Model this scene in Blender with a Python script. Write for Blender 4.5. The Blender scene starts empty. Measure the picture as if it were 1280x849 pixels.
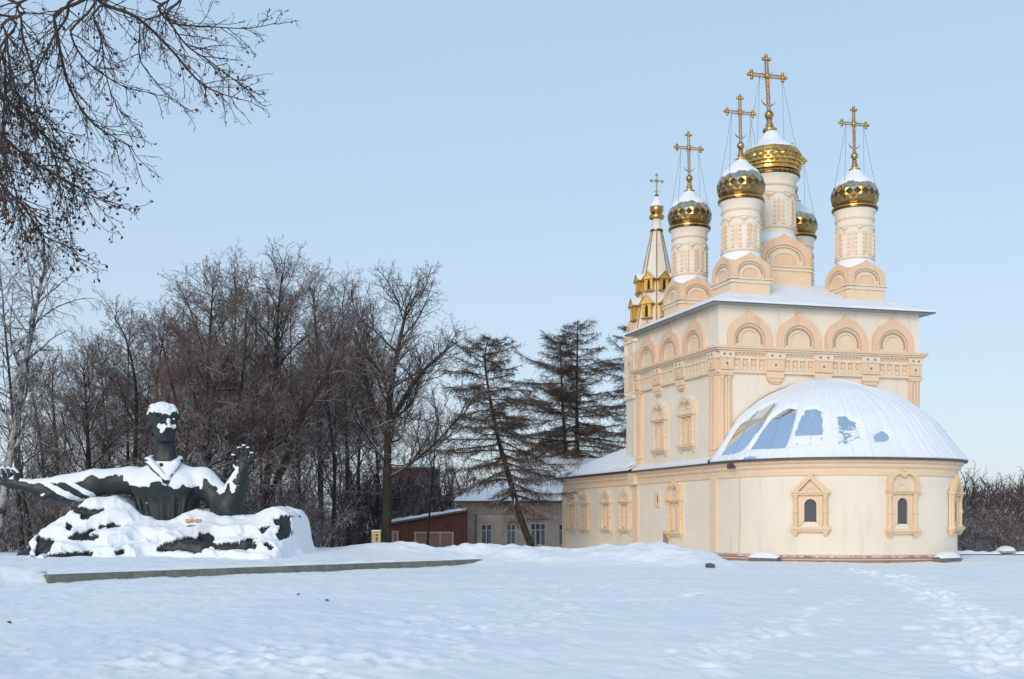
import bpy, math, random
import numpy as np
from mathutils import Vector, Matrix

rad = math.radians
S = bpy.context.scene
COL = S.collection
F = 1400.0          # focal length in photo pixels (1280 wide)
EYE = 1.65

def W(px, py, Y):
    """a photo pixel and a distance -> a point of the place"""
    return Vector(((px - 640) / F * Y, Y, EYE + (650 - py) / F * Y))

def wx(px, Y): return (px - 640) / F * Y
def wz(py, Y): return EYE + (650 - py) / F * Y

# ------------------------------------------------------------------ noise
def _hash(ix, iy, iz, seed):
    n = (ix.astype(np.int64) * 374761393 + iy.astype(np.int64) * 668265263 + iz.astype(np.int64) * 2147483647 + seed * 144665) & 0xffffffff
    n = ((n ^ (n >> 13)) * 1274126177) & 0xffffffff
    n = ((n ^ (n >> 15)) * 2246822519) & 0xffffffff
    return ((n ^ (n >> 16)) & 0xffff) / 65535.0

def vnoise(x, y, z=None, seed=0):
    x = np.asarray(x, float); y = np.asarray(y, float)
    z = np.zeros_like(x) if z is None else np.asarray(z, float)
    ix, iy, iz = np.floor(x), np.floor(y), np.floor(z)
    fx, fy, fz = x - ix, y - iy, z - iz
    fx = fx * fx * (3 - 2 * fx); fy = fy * fy * (3 - 2 * fy); fz = fz * fz * (3 - 2 * fz)
    r = 0
    flat = not np.any(fz)
    for dz in ((0,) if flat else (0, 1)):
        for dy in (0, 1):
            for dx in (0, 1):
                w = (fx if dx else 1 - fx) * (fy if dy else 1 - fy) * ((fz if dz else 1 - fz) if not flat else 1)
                r = r + w * _hash(ix + dx, iy + dy, iz + dz, seed)
    return r * 2 - 1

def fbm(x, y, z=None, seed=0, octv=4, gain=.5):
    a, s, r = 1.0, 1.0, 0
    x = np.asarray(x, float); y = np.asarray(y, float)
    for o in range(octv):
        r = r + a * vnoise(x * s, y * s, None if z is None else np.asarray(z) * s, seed + o * 17)
        a *= gain; s *= 2.03
    return r

def sstep(a, b, x):
    t = np.clip((np.asarray(x, float) - a) / (b - a), 0, 1)
    return t * t * (3 - 2 * t)

# ------------------------------------------------------------------ materials
MATS = {}
SNOW = (.83, .86, .90)

def newmat(name):
    m = bpy.data.materials.new(name); m.use_nodes = True
    nt = m.node_tree; nt.nodes.clear()
    return m, nt, nt.nodes, nt.links

def mat(name, col, rough=.7, metal=0.0, col2=None, nscale=2.0, bump=0.0, bscale=30.0, snow=None, attr=None,
        spec=.3, stain=None, contrast=(.35, .65)):
    """procedural surface; snow=(threshold, noise amount, noise scale[, z0, z1]) lays snow on what faces up"""
    if name in MATS: return MATS[name]
    m, nt, N, L = newmat(name)
    out = N.new('ShaderNodeOutputMaterial')
    b = N.new('ShaderNodeBsdfPrincipled')
    b.inputs['Roughness'].default_value = rough
    b.inputs['Metallic'].default_value = metal
    b.inputs['Specular IOR Level'].default_value = spec
    tc = N.new('ShaderNodeTexCoord')
    b.inputs['Base Color'].default_value = (*col, 1)
    if col2:
        n = N.new('ShaderNodeTexNoise'); n.inputs['Scale'].default_value = nscale; n.inputs['Detail'].default_value = 6
        n.inputs['Roughness'].default_value = .62
        L.new(tc.outputs['Object'], n.inputs['Vector'])
        mr = N.new('ShaderNodeMapRange'); mr.inputs[1].default_value = contrast[0]; mr.inputs[2].default_value = contrast[1]
        L.new(n.outputs['Fac'], mr.inputs[0])
        mx = N.new('ShaderNodeMix'); mx.data_type = 'RGBA'
        mx.inputs[6].default_value = (*col, 1); mx.inputs[7].default_value = (*col2, 1)
        L.new(mr.outputs[0], mx.inputs[0])
        last = mx.outputs[2]
        if stain:      # damp streaks running down the wall, a look of the plaster itself
            mp = N.new('ShaderNodeMapping'); mp.inputs['Scale'].default_value = (1.6, 1.6, .22)
            L.new(tc.outputs['Object'], mp.inputs['Vector'])
            n2 = N.new('ShaderNodeTexNoise'); n2.inputs['Scale'].default_value = 1.5; n2.inputs['Detail'].default_value = 8
            n2.inputs['Roughness'].default_value = .7
            L.new(mp.outputs[0], n2.inputs['Vector'])
            mr2 = N.new('ShaderNodeMapRange'); mr2.inputs[1].default_value = .52; mr2.inputs[2].default_value = .78
            mr2.inputs[4].default_value = .7
            L.new(n2.outputs['Fac'], mr2.inputs[0])
            mx2 = N.new('ShaderNodeMix'); mx2.data_type = 'RGBA'; mx2.inputs[7].default_value = (*stain, 1)
            L.new(mr2.outputs[0], mx2.inputs[0]); L.new(last, mx2.inputs[6])
            last = mx2.outputs[2]
        L.new(last, b.inputs['Base Color'])
    if bump:
        n3 = N.new('ShaderNodeTexNoise'); n3.inputs['Scale'].default_value = bscale; n3.inputs['Detail'].default_value = 5
        L.new(tc.outputs['Object'], n3.inputs['Vector'])
        bp = N.new('ShaderNodeBump'); bp.inputs['Strength'].default_value = bump; bp.inputs['Distance'].default_value = .02
        L.new(n3.outputs['Fac'], bp.inputs['Height']); L.new(bp.outputs[0], b.inputs['Normal'])
    surf = b.outputs[0]
    if snow or attr:
        sb = N.new('ShaderNodeBsdfPrincipled')
        sb.inputs['Base Color'].default_value = (*SNOW, 1); sb.inputs['Roughness'].default_value = .75
        sb.inputs['Specular IOR Level'].default_value = .15
        if attr:
            at = N.new('ShaderNodeAttribute'); at.attribute_name = attr
            fn_ = N.new('ShaderNodeTexNoise'); fn_.inputs['Scale'].default_value = 9; fn_.inputs['Detail'].default_value = 6; fn_.inputs['Roughness'].default_value = .7
            L.new(tc.outputs['Object'], fn_.inputs['Vector'])
            fm_ = N.new('ShaderNodeMath'); fm_.operation = 'MULTIPLY_ADD'; fm_.inputs[1].default_value = .9; fm_.inputs[2].default_value = -.45
            L.new(fn_.outputs['Fac'], fm_.inputs[0])
            fa_ = N.new('ShaderNodeMath'); fa_.operation = 'ADD'; L.new(fm_.outputs[0], fa_.inputs[0]); L.new(at.outputs['Fac'], fa_.inputs[1])
            fac = fa_.outputs[0]
            mr = N.new('ShaderNodeMapRange'); mr.inputs[1].default_value = .4; mr.inputs[2].default_value = .6
            L.new(fac, mr.inputs[0]); fac = mr.outputs[0]
        else:
            g = N.new('ShaderNodeNewGeometry'); sp = N.new('ShaderNodeSeparateXYZ'); L.new(g.outputs['Normal'], sp.inputs[0])
            n4 = N.new('ShaderNodeTexNoise'); n4.inputs['Scale'].default_value = snow[2]; n4.inputs['Detail'].default_value = 3
            L.new(tc.outputs['Object'], n4.inputs['Vector'])
            ma = N.new('ShaderNodeMath'); ma.operation = 'MULTIPLY_ADD'
            ma.inputs[1].default_value = snow[1] * 2; L.new(n4.outputs['Fac'], ma.inputs[0])
            ad = N.new('ShaderNodeMath'); ad.operation = 'ADD'; ad.inputs[1].default_value = -snow[1]
            L.new(sp.outputs['Z'], ad.inputs[0]); L.new(ad.outputs[0], ma.inputs[2])
            mr = N.new('ShaderNodeMapRange'); mr.inputs[1].default_value = snow[0] - .06; mr.inputs[2].default_value = snow[0] + .06
            L.new(ma.outputs[0], mr.inputs[0]); fac = mr.outputs[0]
            if len(snow) > 3:       # less and less snow higher up in the wind
                sz = N.new('ShaderNodeSeparateXYZ'); L.new(g.outputs['Position'], sz.inputs[0])
                mz = N.new('ShaderNodeMapRange'); mz.inputs[1].default_value = snow[3]; mz.inputs[2].default_value = snow[4]
                mz.inputs[3].default_value = 1; mz.inputs[4].default_value = snow[5] if len(snow) > 5 else 0
                L.new(sz.outputs['Z'], mz.inputs[0])
                mm = N.new('ShaderNodeMath'); mm.operation = 'MULTIPLY'
                L.new(fac, mm.inputs[0]); L.new(mz.outputs[0], mm.inputs[1]); fac = mm.outputs[0]
        ms = N.new('ShaderNodeMixShader'); L.new(fac, ms.inputs[0]); L.new(surf, ms.inputs[1]); L.new(sb.outputs[0], ms.inputs[2])
        surf = ms.outputs[0]
    L.new(surf, out.inputs[0])
    MATS[name] = m
    return m

CREAM = mat('cream_plaster', (.86, .775, .64), .85, 0, (.79, .70, .575), .7, .25, 14, stain=(.66, .58, .48), contrast=(.30, .75))
CREAM2 = mat('cream_trim', (.80, .68, .53), .8, 0, (.75, .62, .47), 3.0, .1, 20, snow=(.86, .1, 6))
PEACH = mat('peach_plaster', (.81, .575, .39), .85, 0, (.76, .525, .35), 1.6, .12, 18, stain=(.60, .37, .24), snow=(.86, .1, 6))
PEACHL = mat('pale_peach_plaster', (.82, .64, .46), .85, 0, (.78, .59, .415), 2.0, .12, 18, snow=(.86, .1, 6))
DORM = mat('gilded_dormer', (.85, .54, .14), .45, .6, (.66, .40, .10), 3.0)
DORMR = mat('snowy_dormer_roof', (.55, .35, .11), .45, .6, (.40, .25, .08), 3.0, snow=(.5, .3, 4))
YELL = mat('yellow_plaster', (.80, .62, .40), .85, 0, (.76, .56, .35), 2.5, .12, 18, stain=(.6, .47, .3), snow=(.84, .1, 6))
BEAD = mat('carved_bead', (.62, .41, .27), .85, 0, (.56, .36, .24), 4)
PLINTH = mat('plinth_plaster', (.42, .24, .16), .9, 0, (.32, .19, .13), 3.0, .3, 20, snow=(.7, .15, 5))
SNOWM = mat('snow', SNOW, .75, 0, (.79, .83, .885), 1.2, .35, 9, spec=.15)
SHEET = mat('roof_sheet', (.30, .29, .29), .35, .8, (.22, .20, .19), 2.0, .05, 8)
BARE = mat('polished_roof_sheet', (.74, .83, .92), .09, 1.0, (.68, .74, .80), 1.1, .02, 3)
EAVE = mat('dark_eave', (.10, .095, .095), .55, .3, (.15, .135, .13), 5)
DARK = mat('dark_opening', (.012, .012, .014), .3)
LATT = mat('iron_lattice', (.24, .25, .27), .6, .2)
SOFFIT = mat('pale_soffit', (.42, .40, .38), .8, 0, (.34, .32, .31), 4)
GOLD = mat('gilded_copper', (.68, .42, .15), .26, 1.0, (.38, .23, .09), 2.5, .06, 9)
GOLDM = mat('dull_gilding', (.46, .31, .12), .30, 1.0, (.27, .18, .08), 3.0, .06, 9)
GOLDD = mat('dark_gilding', (.20, .135, .055), .24, 1.0, (.10, .075, .04), 5.0, .05, 9)  # on the diamonds, reflections of dark surroundings painted into the base colour
GOLDP = mat('pale_gilding', (.62, .54, .42), .16, 1.0, (.46, .42, .36), 3.0, .04, 9)  # silvery base colour paints the sky's reflection into the gilding
GOLDS = mat('snowy_gilding', (.80, .50, .13), .2, 1.0, (.58, .34, .08), 2.5, .06, 9, snow=(.55, .25, 5))
CROSS = mat('cross_gilding', (.72, .42, .13), .28, 1.0, (.45, .25, .08), 6.0)
WIRE = mat('thin_chain', (.25, .23, .2), .5, .6)

# ------------------------------------------------------------------ mesh building
class FR:
    """a wall frame: a runs along the wall, d out of it, z up"""
    def __init__(s, o, R, N): s.o = (o[0], o[1]); s.R = R; s.N = N
    def pt(s, a, d, z): return (s.o[0] + s.R[0] * a + s.N[0] * d, s.o[1] + s.R[1] * a + s.N[1] * d, z)
    def at(s, a, d=0): return FR(s.pt(a, d, 0)[:2], s.R, s.N)

class MB:
    def __init__(s): s.v = []; s.f = []; s.m = []; s.mats = []
    def mi(s, m):
        if m not in s.mats: s.mats.append(m)
        return s.mats.index(m)
    def add(s, vs, fs, m):
        o = len(s.v); k = s.mi(m)
        s.v.extend(vs)
        for f in fs: s.f.append([o + i for i in f]); s.m.append(k)
    def box(s, fr, a0, a1, d0, d1, z0, z1, m):
        P = fr.pt
        vs = [P(a0, d1, z0), P(a1, d1, z0), P(a1, d1, z1), P(a0, d1, z1), P(a0, d0, z0), P(a1, d0, z0), P(a1, d0, z1), P(a0, d0, z1)]
        s.add(vs, [(0, 1, 2, 3), (5, 4, 7, 6), (3, 2, 6, 7), (4, 5, 1, 0), (1, 5, 6, 2), (4, 0, 3, 7)], m)
    def prism(s, fr, poly, d0, d1, m, m2=None):
        n = len(poly)
        vs = [fr.pt(a, d1, z) for a, z in poly] + [fr.pt(a, d0, z) for a, z in poly]
        s.add(vs, [list(range(n))], m)
        s.add(vs, [(i, n + i, n + (i + 1) % n, (i + 1) % n) for i in range(n)], m2 or m)
        s.add(vs, [[n + i for i in reversed(range(n))]], m2 or m)
    def band(s, fr, outer, inner, d0, d1, m, closed=False):
        n = len(outer)
        vs = [fr.pt(a, d1, z) for a, z in outer] + [fr.pt(a, d1, z) for a, z in inner] + \
             [fr.pt(a, d0, z) for a, z in outer] + [fr.pt(a, d0, z) for a, z in inner]
        fs = []
        for i in range(n if closed else n - 1):
            j = (i + 1) % n
            fs += [(i, n + i, n + j, j), (i, j, 2 * n + j, 2 * n + i), (n + i, 3 * n + i, 3 * n + j, n + j)]
        if not closed:
            fs += [(0, 2 * n, 3 * n, n), (n - 1, 2 * n - 1, 4 * n - 1, 3 * n - 1)]
        s.add(vs, fs, m)
    def lathe(s, c, prof, n, m, a0=0, a1=2 * math.pi, cap=False):
        full = abs(a1 - a0 - 2 * math.pi) < 1e-6
        k = n if full else n + 1
        vs = []
        for r, z in prof:
            for i in range(k):
                t = a0 + (a1 - a0) * i / n
                vs.append((c[0] + r * math.cos(t), c[1] + r * math.sin(t), z))
        fs = []
        for j in range(len(prof) - 1):
            for i in range(n):
                i2 = (i + 1) % k
                fs.append((j * k + i, j * k + i2, (j + 1) * k + i2, (j + 1) * k + i))
        if cap and full:
            fs.append([k * (len(prof) - 1) + i for i in range(k)]); fs.append([i for i in reversed(range(k))])
        s.add(vs, fs, m)
    def tube(s, pts, r, n, m, r1=None):
        pts = [Vector(p) for p in pts]; vs = []; N = len(pts)
        for i, p in enumerate(pts):
            t = (pts[min(i + 1, N - 1)] - pts[max(i - 1, 0)]).normalized()
            ref = Vector((0, 0, 1)) if abs(t.z) < .9 else Vector((1, 0, 0))
            x = t.cross(ref).normalized(); y = t.cross(x)
            rr = r if r1 is None else r + (r1 - r) * i / max(1, N - 1)
            for k in range(n):
                a = 2 * math.pi * k / n
                vs.append(tuple(p + x * (rr * math.cos(a)) + y * (rr * math.sin(a))))
        fs = [(i * n + k, i * n + (k + 1) % n, (i + 1) * n + (k + 1) % n, (i + 1) * n + k) for i in range(N - 1) for k in range(n)]
        fs += [list(range(n)), [(N - 1) * n + k for k in reversed(range(n))]]
        s.add(vs, fs, m)
    def ball(s, c, r, m, n=10, sz=1.0):
        prof = [(max(1e-4, r * math.cos(t)), c[2] + sz * r * math.sin(t)) for t in np.linspace(-math.pi / 2, math.pi / 2, n // 2 + 2)]
        s.lathe(c, prof, n, m)
    def grid(s, P, m, flip=False):
        """P: array (nu, nv, 3)"""
        nu, nv = P.shape[:2]
        vs = [tuple(p) for p in P.reshape(-1, 3).tolist()]
        fs = []
        for i in range(nu - 1):
            for j in range(nv - 1):
                q = (i * nv + j, (i + 1) * nv + j, (i + 1) * nv + j + 1, i * nv + j + 1)
                fs.append(q[::-1] if flip else q)
        s.add(vs, fs, m)
    def build(s, name, parent=None, smooth=None):
        me = bpy.data.meshes.new(name)
        o = bpy.data.objects.new(name, me)
        off = root_loc(parent)
        me.from_pydata([(x - off[0], y - off[1], z - off[2]) for x, y, z in s.v], [], s.f)
        for m in s.mats: me.materials.append(m)
        me.polygons.foreach_set('material_index', s.m)
        fin(me, smooth)
        COL.objects.link(o)
        if parent is not None: o.parent = parent
        return o

def fin(me, smooth):
    me.update()
    if smooth:
        me.polygons.foreach_set('use_smooth', [True] * len(me.polygons))
        if smooth < 170: me.set_sharp_from_angle(angle=rad(smooth))
    me.update()

def root_loc(p):
    v = Vector((0, 0, 0))
    while p is not None: v = v + p.location; p = p.parent
    return v

def npmesh(name, V, Fq, m, parent=None, smooth=None, attr=None):
    """big meshes straight from arrays; Fq (n,4) or (n,3)"""
    me = bpy.data.meshes.new(name)
    V = np.asarray(V, np.float32) - np.array(root_loc(parent), np.float32)
    Fq = np.asarray(Fq, np.int32); k = Fq.shape[1]
    me.vertices.add(len(V)); me.vertices.foreach_set('co', V.ravel())
    me.loops.add(Fq.size); me.loops.foreach_set('vertex_index', Fq.ravel())
    me.polygons.add(len(Fq)); me.polygons.foreach_set('loop_start', np.arange(0, Fq.size, k, dtype=np.int32))
    me.update(calc_edges=True); me.validate()
    for mm in (m if isinstance(m, (list, tuple)) else [m]): me.materials.append(mm)
    if attr:
        for an, av in attr.items():
            a = me.attributes.new(an, 'FLOAT', 'POINT'); a.data.foreach_set('value', np.asarray(av, np.float32))
    fin(me, smooth)
    o = bpy.data.objects.new(name, me); COL.objects.link(o)
    if parent is not None: o.parent = parent
    return o

def gridfaces(nu, nv):
    i, j = np.meshgrid(np.arange(nu - 1), np.arange(nv - 1), indexing='ij')
    a = (i * nv + j).ravel()
    return np.stack([a, a + nv, a + nv + 1, a + 1], 1)

def thing(name, label, cat, loc, group=None):
    o = bpy.data.objects.new(name, None); COL.objects.link(o); o.location = loc
    o.empty_display_size = .2
    return tag(o, label, cat, group)

def tag(o, label, cat, group=None):
    o['label'] = label; o['category'] = cat
    if group: o['group'] = group
    return o

def kind(o, k): o['kind'] = k; return o

# ------------------------------------------------------------------ ground
def curb_side(X, Y):
    # signed distance (+ = statue side) from the kerb line
    ax, ay, bx, by = -12.26, 29.6, -1.12, 41.25
    dx, dy = bx - ax, by - ay; l = math.hypot(dx, dy)
    sd = (-(X - ax) * dy + (Y - ay) * dx) / l
    t = ((X - ax) * dx + (Y - ay) * dy) / (l * l)
    return sd, t

def ground_z(X, Y, fine=True):
    X = np.asarray(X, float); Y = np.asarray(Y, float)
    z = -.5 * sstep(50, 66, Y)
    z = z + .05 * fbm(X * .12, Y * .12, seed=3, octv=3) * sstep(4, 16, Y)
    # raised platform with the statue behind the kerb
    sd, t = curb_side(X, Y)
    plat = sstep(.08, .26, sd) * sstep(1.02, .99, t) * sstep(58, 48, Y) * np.maximum(sstep(-.05, .02, t), sstep(.6, 4.5, sd))
    z = np.where((sd > -.02) & (t < 1.0), np.maximum(z, z * .3), z)
    ctr = np.exp(-(((X + 12.6) / 6.4) ** 2) ** 2) * np.exp(-((Y - 42.5) / 3.4) ** 2)
    z = z + plat * (.20 + .05 * sstep(0, 3, sd) + .20 * ctr)
    z = z + .32 * sstep(-.25, .15, t - .86) * sstep(1.5, 4, sd) * sstep(60, 46, Y) * plat * .6
    # ploughed bank along the church
    cx = np.interp(X, [-7.5, -5.2, -2, 0, 2, 4.2, 6, 7.2, 7.9], [0, .28, .58, .62, .52, .60, .60, .42, 0])
    lump = 1 + .30 * fbm(X * .8, Y * .8, seed=9, octv=4)
    cyl = np.interp(X, [-7, 0, 4, 7.6], [46.5, 44.5, 43.0, 40.0])
    w = np.where(Y < cyl, 3.2, 3.5)
    b = np.exp(-np.abs((Y - cyl) / w) ** 2.6)
    z = z + cx * b * lump * sstep(52, 47, Y)
    # drift against the church and its apse
    if fine:
        m = sstep(70, 30, Y)
        z = z + m * (.020 * fbm(X * 1.1, Y * .75, seed=21, octv=3) + .016 * fbm(X * 3.4 + Y, Y * 2.0, seed=31, octv=3))
        rid = 1 - np.abs(fbm(X * 1.6 - Y * .3, Y * .9, seed=41, octv=3))
        z = z + m * .018 * rid * sstep(-.3, .5, fbm(X * .22, Y * .2, seed=51, octv=2))
    return z

def build_ground():
    ys = [-300, -200, -120, -70, -40, -20, -10, -4, 0, 3, 5, 6.5]
    y = 8.0
    while y < 54: ys.append(y); y += .045 + .0011 * max(0, y - 12) * 1.2
    while y < 2500: ys.append(y); y *= 1.05
    ys = np.array(ys)
    cs = np.concatenate([[-6, -3.5, -2.2, -1.5, -1.1, -.85, -.7, -.6, -.52], np.linspace(-.46, .46, 560), [.52, .6, .7, .85, 1.1, 1.5, 2.2, 3.5, 6]])
    Yg, Cg = np.meshgrid(ys, cs, indexing='ij')
    Xg = Cg * (4 + np.abs(Yg))
    Z = ground_z(Xg, Yg)
    far = sstep(60, 200, np.abs(Yg)) + sstep(60, 200, np.abs(Xg))
    Z = np.where(far > 0, Z * (1 - np.clip(far, 0, 1)) + np.clip(far, 0, 1) * -.5, Z)
    # footprints: two trodden trails and strays
    rng = np.random.RandomState(5)
    pits = []
    def trail(P, n, spread, d0, d1):
        P = np.array(P, float); s = np.linspace(0, len(P) - 1, n)
        for t in s:
            i = min(int(t), len(P) - 2); p = P[i] + (P[i + 1] - P[i]) * (t - i)
            p = p + rng.normal(0, spread, 2) * (1, 1.3)
            pits.append((p[0], p[1], rng.uniform(d0, d1), rng.uniform(.09, .17)))
    g = lambda px, py: (wx(px, F * EYE / (py - 650)), F * EYE / (py - 650))
    trail([g(1275, 842), g(1235, 800), g(1205, 770), g(1170, 745), g(1120, 725), g(1060, 712)], 330, .33, .02, .065)
    trail([g(880, 840), g(905, 815), g(960, 795), g(1010, 775), g(1060, 750)], 70, .2, .015, .04)
    trail([g(620, 800), g(720, 762), g(860, 745), g(1000, 738)], 60, .16, .012, .03)
    trail([g(330, 838), g(520, 800), g(640, 770), g(700, 735)], 130, .8, .01, .035)
    trail([g(100, 830), g(300, 820), g(470, 835)], 120, .6, .01, .035)
    for _ in range(160):
        yy = rng.uniform(12, 32); pits.append((rng.uniform(-.45, .45) * yy, yy, rng.uniform(.008, .03), rng.uniform(.06, .15)))
    for px_, py_, dep, r in pits:
        i0, i1 = np.searchsorted(ys, [py_ - .6, py_ + .6])
        X_ = Xg[i0:i1]; Y_ = Yg[i0:i1]
        q = ((X_ - px_) / r) ** 2 + ((Y_ - py_) / (r * 1.4)) ** 2
        Z[i0:i1] += -dep * .95 * np.exp(-q ** 1.7) + 0.30 * dep * np.exp(-((np.sqrt(q) - 1.5) / .45) ** 2)
    V = np.stack([Xg, Yg, Z], -1).reshape(-1, 3)
    Fq = gridfaces(*Xg.shape)[:, ::-1]
    m, nt, N, L = newmat('ground_snow')
    out = N.new('ShaderNodeOutputMaterial'); b = N.new('ShaderNodeBsdfPrincipled'); L.new(b.outputs[0], out.inputs[0])
    b.inputs['Roughness'].default_value = .7; b.inputs['Specular IOR Level'].default_value = .2
    b.inputs['Subsurface Weight'].default_value = .0
    tc = N.new('ShaderNodeTexCoord')
    n1 = N.new('ShaderNodeTexNoise'); n1.inputs['Scale'].default_value = .35; n1.inputs['Detail'].default_value = 7
    mp = N.new('ShaderNodeMapping'); mp.inputs['Scale'].default_value = (.6, 1.6, 1)
    L.new(tc.outputs['Object'], mp.inputs[0]); L.new(mp.outputs[0], n1.inputs[0])
    cr = N.new('ShaderNodeMix'); cr.data_type = 'RGBA'; cr.inputs[6].default_value = (.82, .855, .90, 1); cr.inputs[7].default_value = (.89, .90, .915, 1)
    mr = N.new('ShaderNodeMapRange'); mr.inputs[1].default_value = .38; mr.inputs[2].default_value = .62
    L.new(n1.outputs['Fac'], mr.inputs[0]); L.new(mr.outputs[0], cr.inputs[0]); L.new(cr.outputs[2], b.inputs['Base Color'])
    n2 = N.new('ShaderNodeTexNoise'); n2.inputs['Scale'].default_value = 7; n2.inputs['Detail'].default_value = 8; n2.inputs['Roughness'].default_value = .65
    L.new(tc.outputs['Object'], n2.inputs[0])
    bp = N.new('ShaderNodeBump'); bp.inputs['Strength'].default_value = .4; bp.inputs['Distance'].default_value = .05
    L.new(n2.outputs['Fac'], bp.inputs['Height']); L.new(bp.outputs[0], b.inputs['Normal'])
    return kind(npmesh('snowy_ground', V, Fq, m, smooth=179), "structure")

build_ground()
# ------------------------------------------------------------------ church
U = (math.cos(rad(14.5)), math.sin(rad(14.5)))        # along the east front, to the right
V_ = (-math.sin(rad(17.8)), math.cos(rad(17.8)))      # along the south front, away from the viewer
CX, CY = 8.85, 48.0                                   # the near (south-east) corner
LE, LS = 9.8, 8.4                                     # east and south lengths of the cube
NE_ = (U[1], -U[0]); NS_ = (-V_[1], V_[0])            # outward normals
def XY(s, t): return (CX + U[0] * s + V_[0] * t, CY + U[1] * s + V_[1] * t)
EAST = FR(XY(0, 0), U, NE_)                                   # a = s
SOUTH = FR(XY(0, 0), (-V_[0], -V_[1]), NS_)                   # a = -t
cc = XY(LE / 2, LS / 2)
church = thing('church', 'cream and peach five-domed stone church with gilded onion domes and a rounded apse', 'church', (cc[0], cc[1], 0))

def apse_pt(phi, ov):
    n = .8; a = 4.97 + ov; d = 5.2 + ov
    c, s = math.cos(phi), math.sin(phi)
    A = 4.9 - a * math.copysign(abs(c) ** n, c); D = d * abs(s) ** n
    return (CX + A * U[0] - D * V_[0], CY + A * U[1] - D * V_[1])
def apse_nrm(phi):
    phi = min(max(phi, rad(.6)), rad(179.4))
    p, q = apse_pt(phi - 4e-3, 0), apse_pt(phi + 4e-3, 0)
    dx, dy = q[0] - p[0], q[1] - p[1]; l = math.hypot(dx, dy)
    return (dy / l, -dx / l)
LO = .07                                              # the lower storey stands this far out
path = []
for t in (LS, 6, 4, 2, .25): path.append((XY(-LO, t), NS_))
k = 64
for i in range(k + 1):
    # finer towards the tight shoulders
    ph = rad(1.2) + (math.pi - rad(2.4)) * i / k
    path.append((apse_pt(ph, 0), apse_nrm(ph)))
nn = (-NS_[0], -NS_[1])
for t in (2, LS, 18.8): path.append((XY(9.8 + LO, t), nn))
refpath = [(XY(9.8 + LO, 18.8), V_), (XY(-LO, 18.8), V_), (XY(-LO, 18.8), NS_), (XY(-LO, 14), NS_), (XY(-LO, LS), NS_)]

def sweep(mb, pth, prof, m):
    """prof: (d, z) from the wall outwards/upwards; pth: (point, normal)"""
    n = len(prof); vs = []
    for (p, N) in pth:
        for d, z in prof: vs.append((p[0] + N[0] * d, p[1] + N[1] * d, z))
    fs = [(i * n + j, (i + 1) * n + j, (i + 1) * n + j + 1, i * n + j + 1) for i in range(len(pth) - 1) for j in range(n - 1)]
    mb.add(vs, fs, m)

# lower walls
mb = MB(); sweep(mb, path, [(0, -.6), (0, 4.02)], CREAM)
apse_wall = mb.build('apse_wall', church, 40)
mb = MB(); sweep(mb, refpath, [(0, -1.2), (0, 4.02)], CREAM); mb.build('refectory_wall', church)
# plinth
mb = MB()
sweep(mb, path[4:], [(.02, .24), (.10, .235), (.16, .17), (.16, .10), (.20, .08), (.20, -.6)][::-1], PLINTH)
sweep(mb, path[4:], [(.003, .30), (.06, .285), (.09, .245), (.003, .242)][::-1], PEACHL)
mb.build('plinth', church, 40)
# lower cornice and eave
def low_cornice(pth, name):
    mb = MB()
    sweep(mb, pth, [(.003, 3.40), (.07, 3.42), (.07, 3.52), (.035, 3.55), (.035, 3.68), (.12, 3.72), (.16, 3.80), (.16, 3.86)], PEACHL)
    sweep(mb, pth, [(.16, 3.863), (.24, 3.90), (.28, 3.98), (.28, 4.015), (.0, 4.017)], PEACH)
    sweep(mb, pth, [(.0, 4.022), (.40, 4.022), (.40, 4.075), (.0, 4.10)], EAVE)
    return mb.build(name, church, 40)
low_cornice(path, 'lower_cornice'); low_cornice(refpath, 'refectory_cornice')
# flat corner strips of the lower storey
mb = MB()
mb.box(SOUTH, -.50, .02, LO + .002, LO + .075, -.4, 3.42, PEACHL); mb.build('pilaster', church)
mb = MB(); mb.box(SOUTH, -8.75, -8.1, LO + .002, LO + .075, -.6, 3.42, PEACHL); mb.box(SOUTH, -8.8, -8.05, LO + .07, LO + .30, 3.4, 4.0, PEACHL); mb.build('pilaster', church)
mb = MB(); mb.box(SOUTH, -18.85, -18.2, LO + .002, LO + .075, -1, 3.42, YELL); mb.build('pilaster', church)

# ---- upper cube
ZB, ZT = 4.0, 10.90
mb = MB()
co = [XY(0, 0), XY(LE, 0), XY(LE, LS), XY(0, LS)]
for i in range(4):
    a, b = co[i], co[(i + 1) % 4]
    mb.add([(a[0], a[1], ZB), (b[0], b[1], ZB), (b[0], b[1], ZT), (a[0], a[1], ZT)], [(0, 1, 2, 3)], CREAM)
mb.build('nave_wall', church)

def arc_outline(w, h0, h, n=24, tip=0.0, tipw=.16):
    """half-round outline of width w on legs of height h0, total height h (+tip)"""
    pts = [(-w / 2, 0)]
    for i in range(n + 1):
        th = math.pi * (1 - i / n)
        c, s = math.cos(th), math.sin(th)
        z = h0 + (h - h0) * s + tip * math.exp(-(abs(th - math.pi / 2) / tipw))
        pts.append((w / 2 * c, z))
    pts.append((w / 2, 0))
    return pts
def sh(poly, a, z): return [(x + a, y + z) for x, y in poly]

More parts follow.
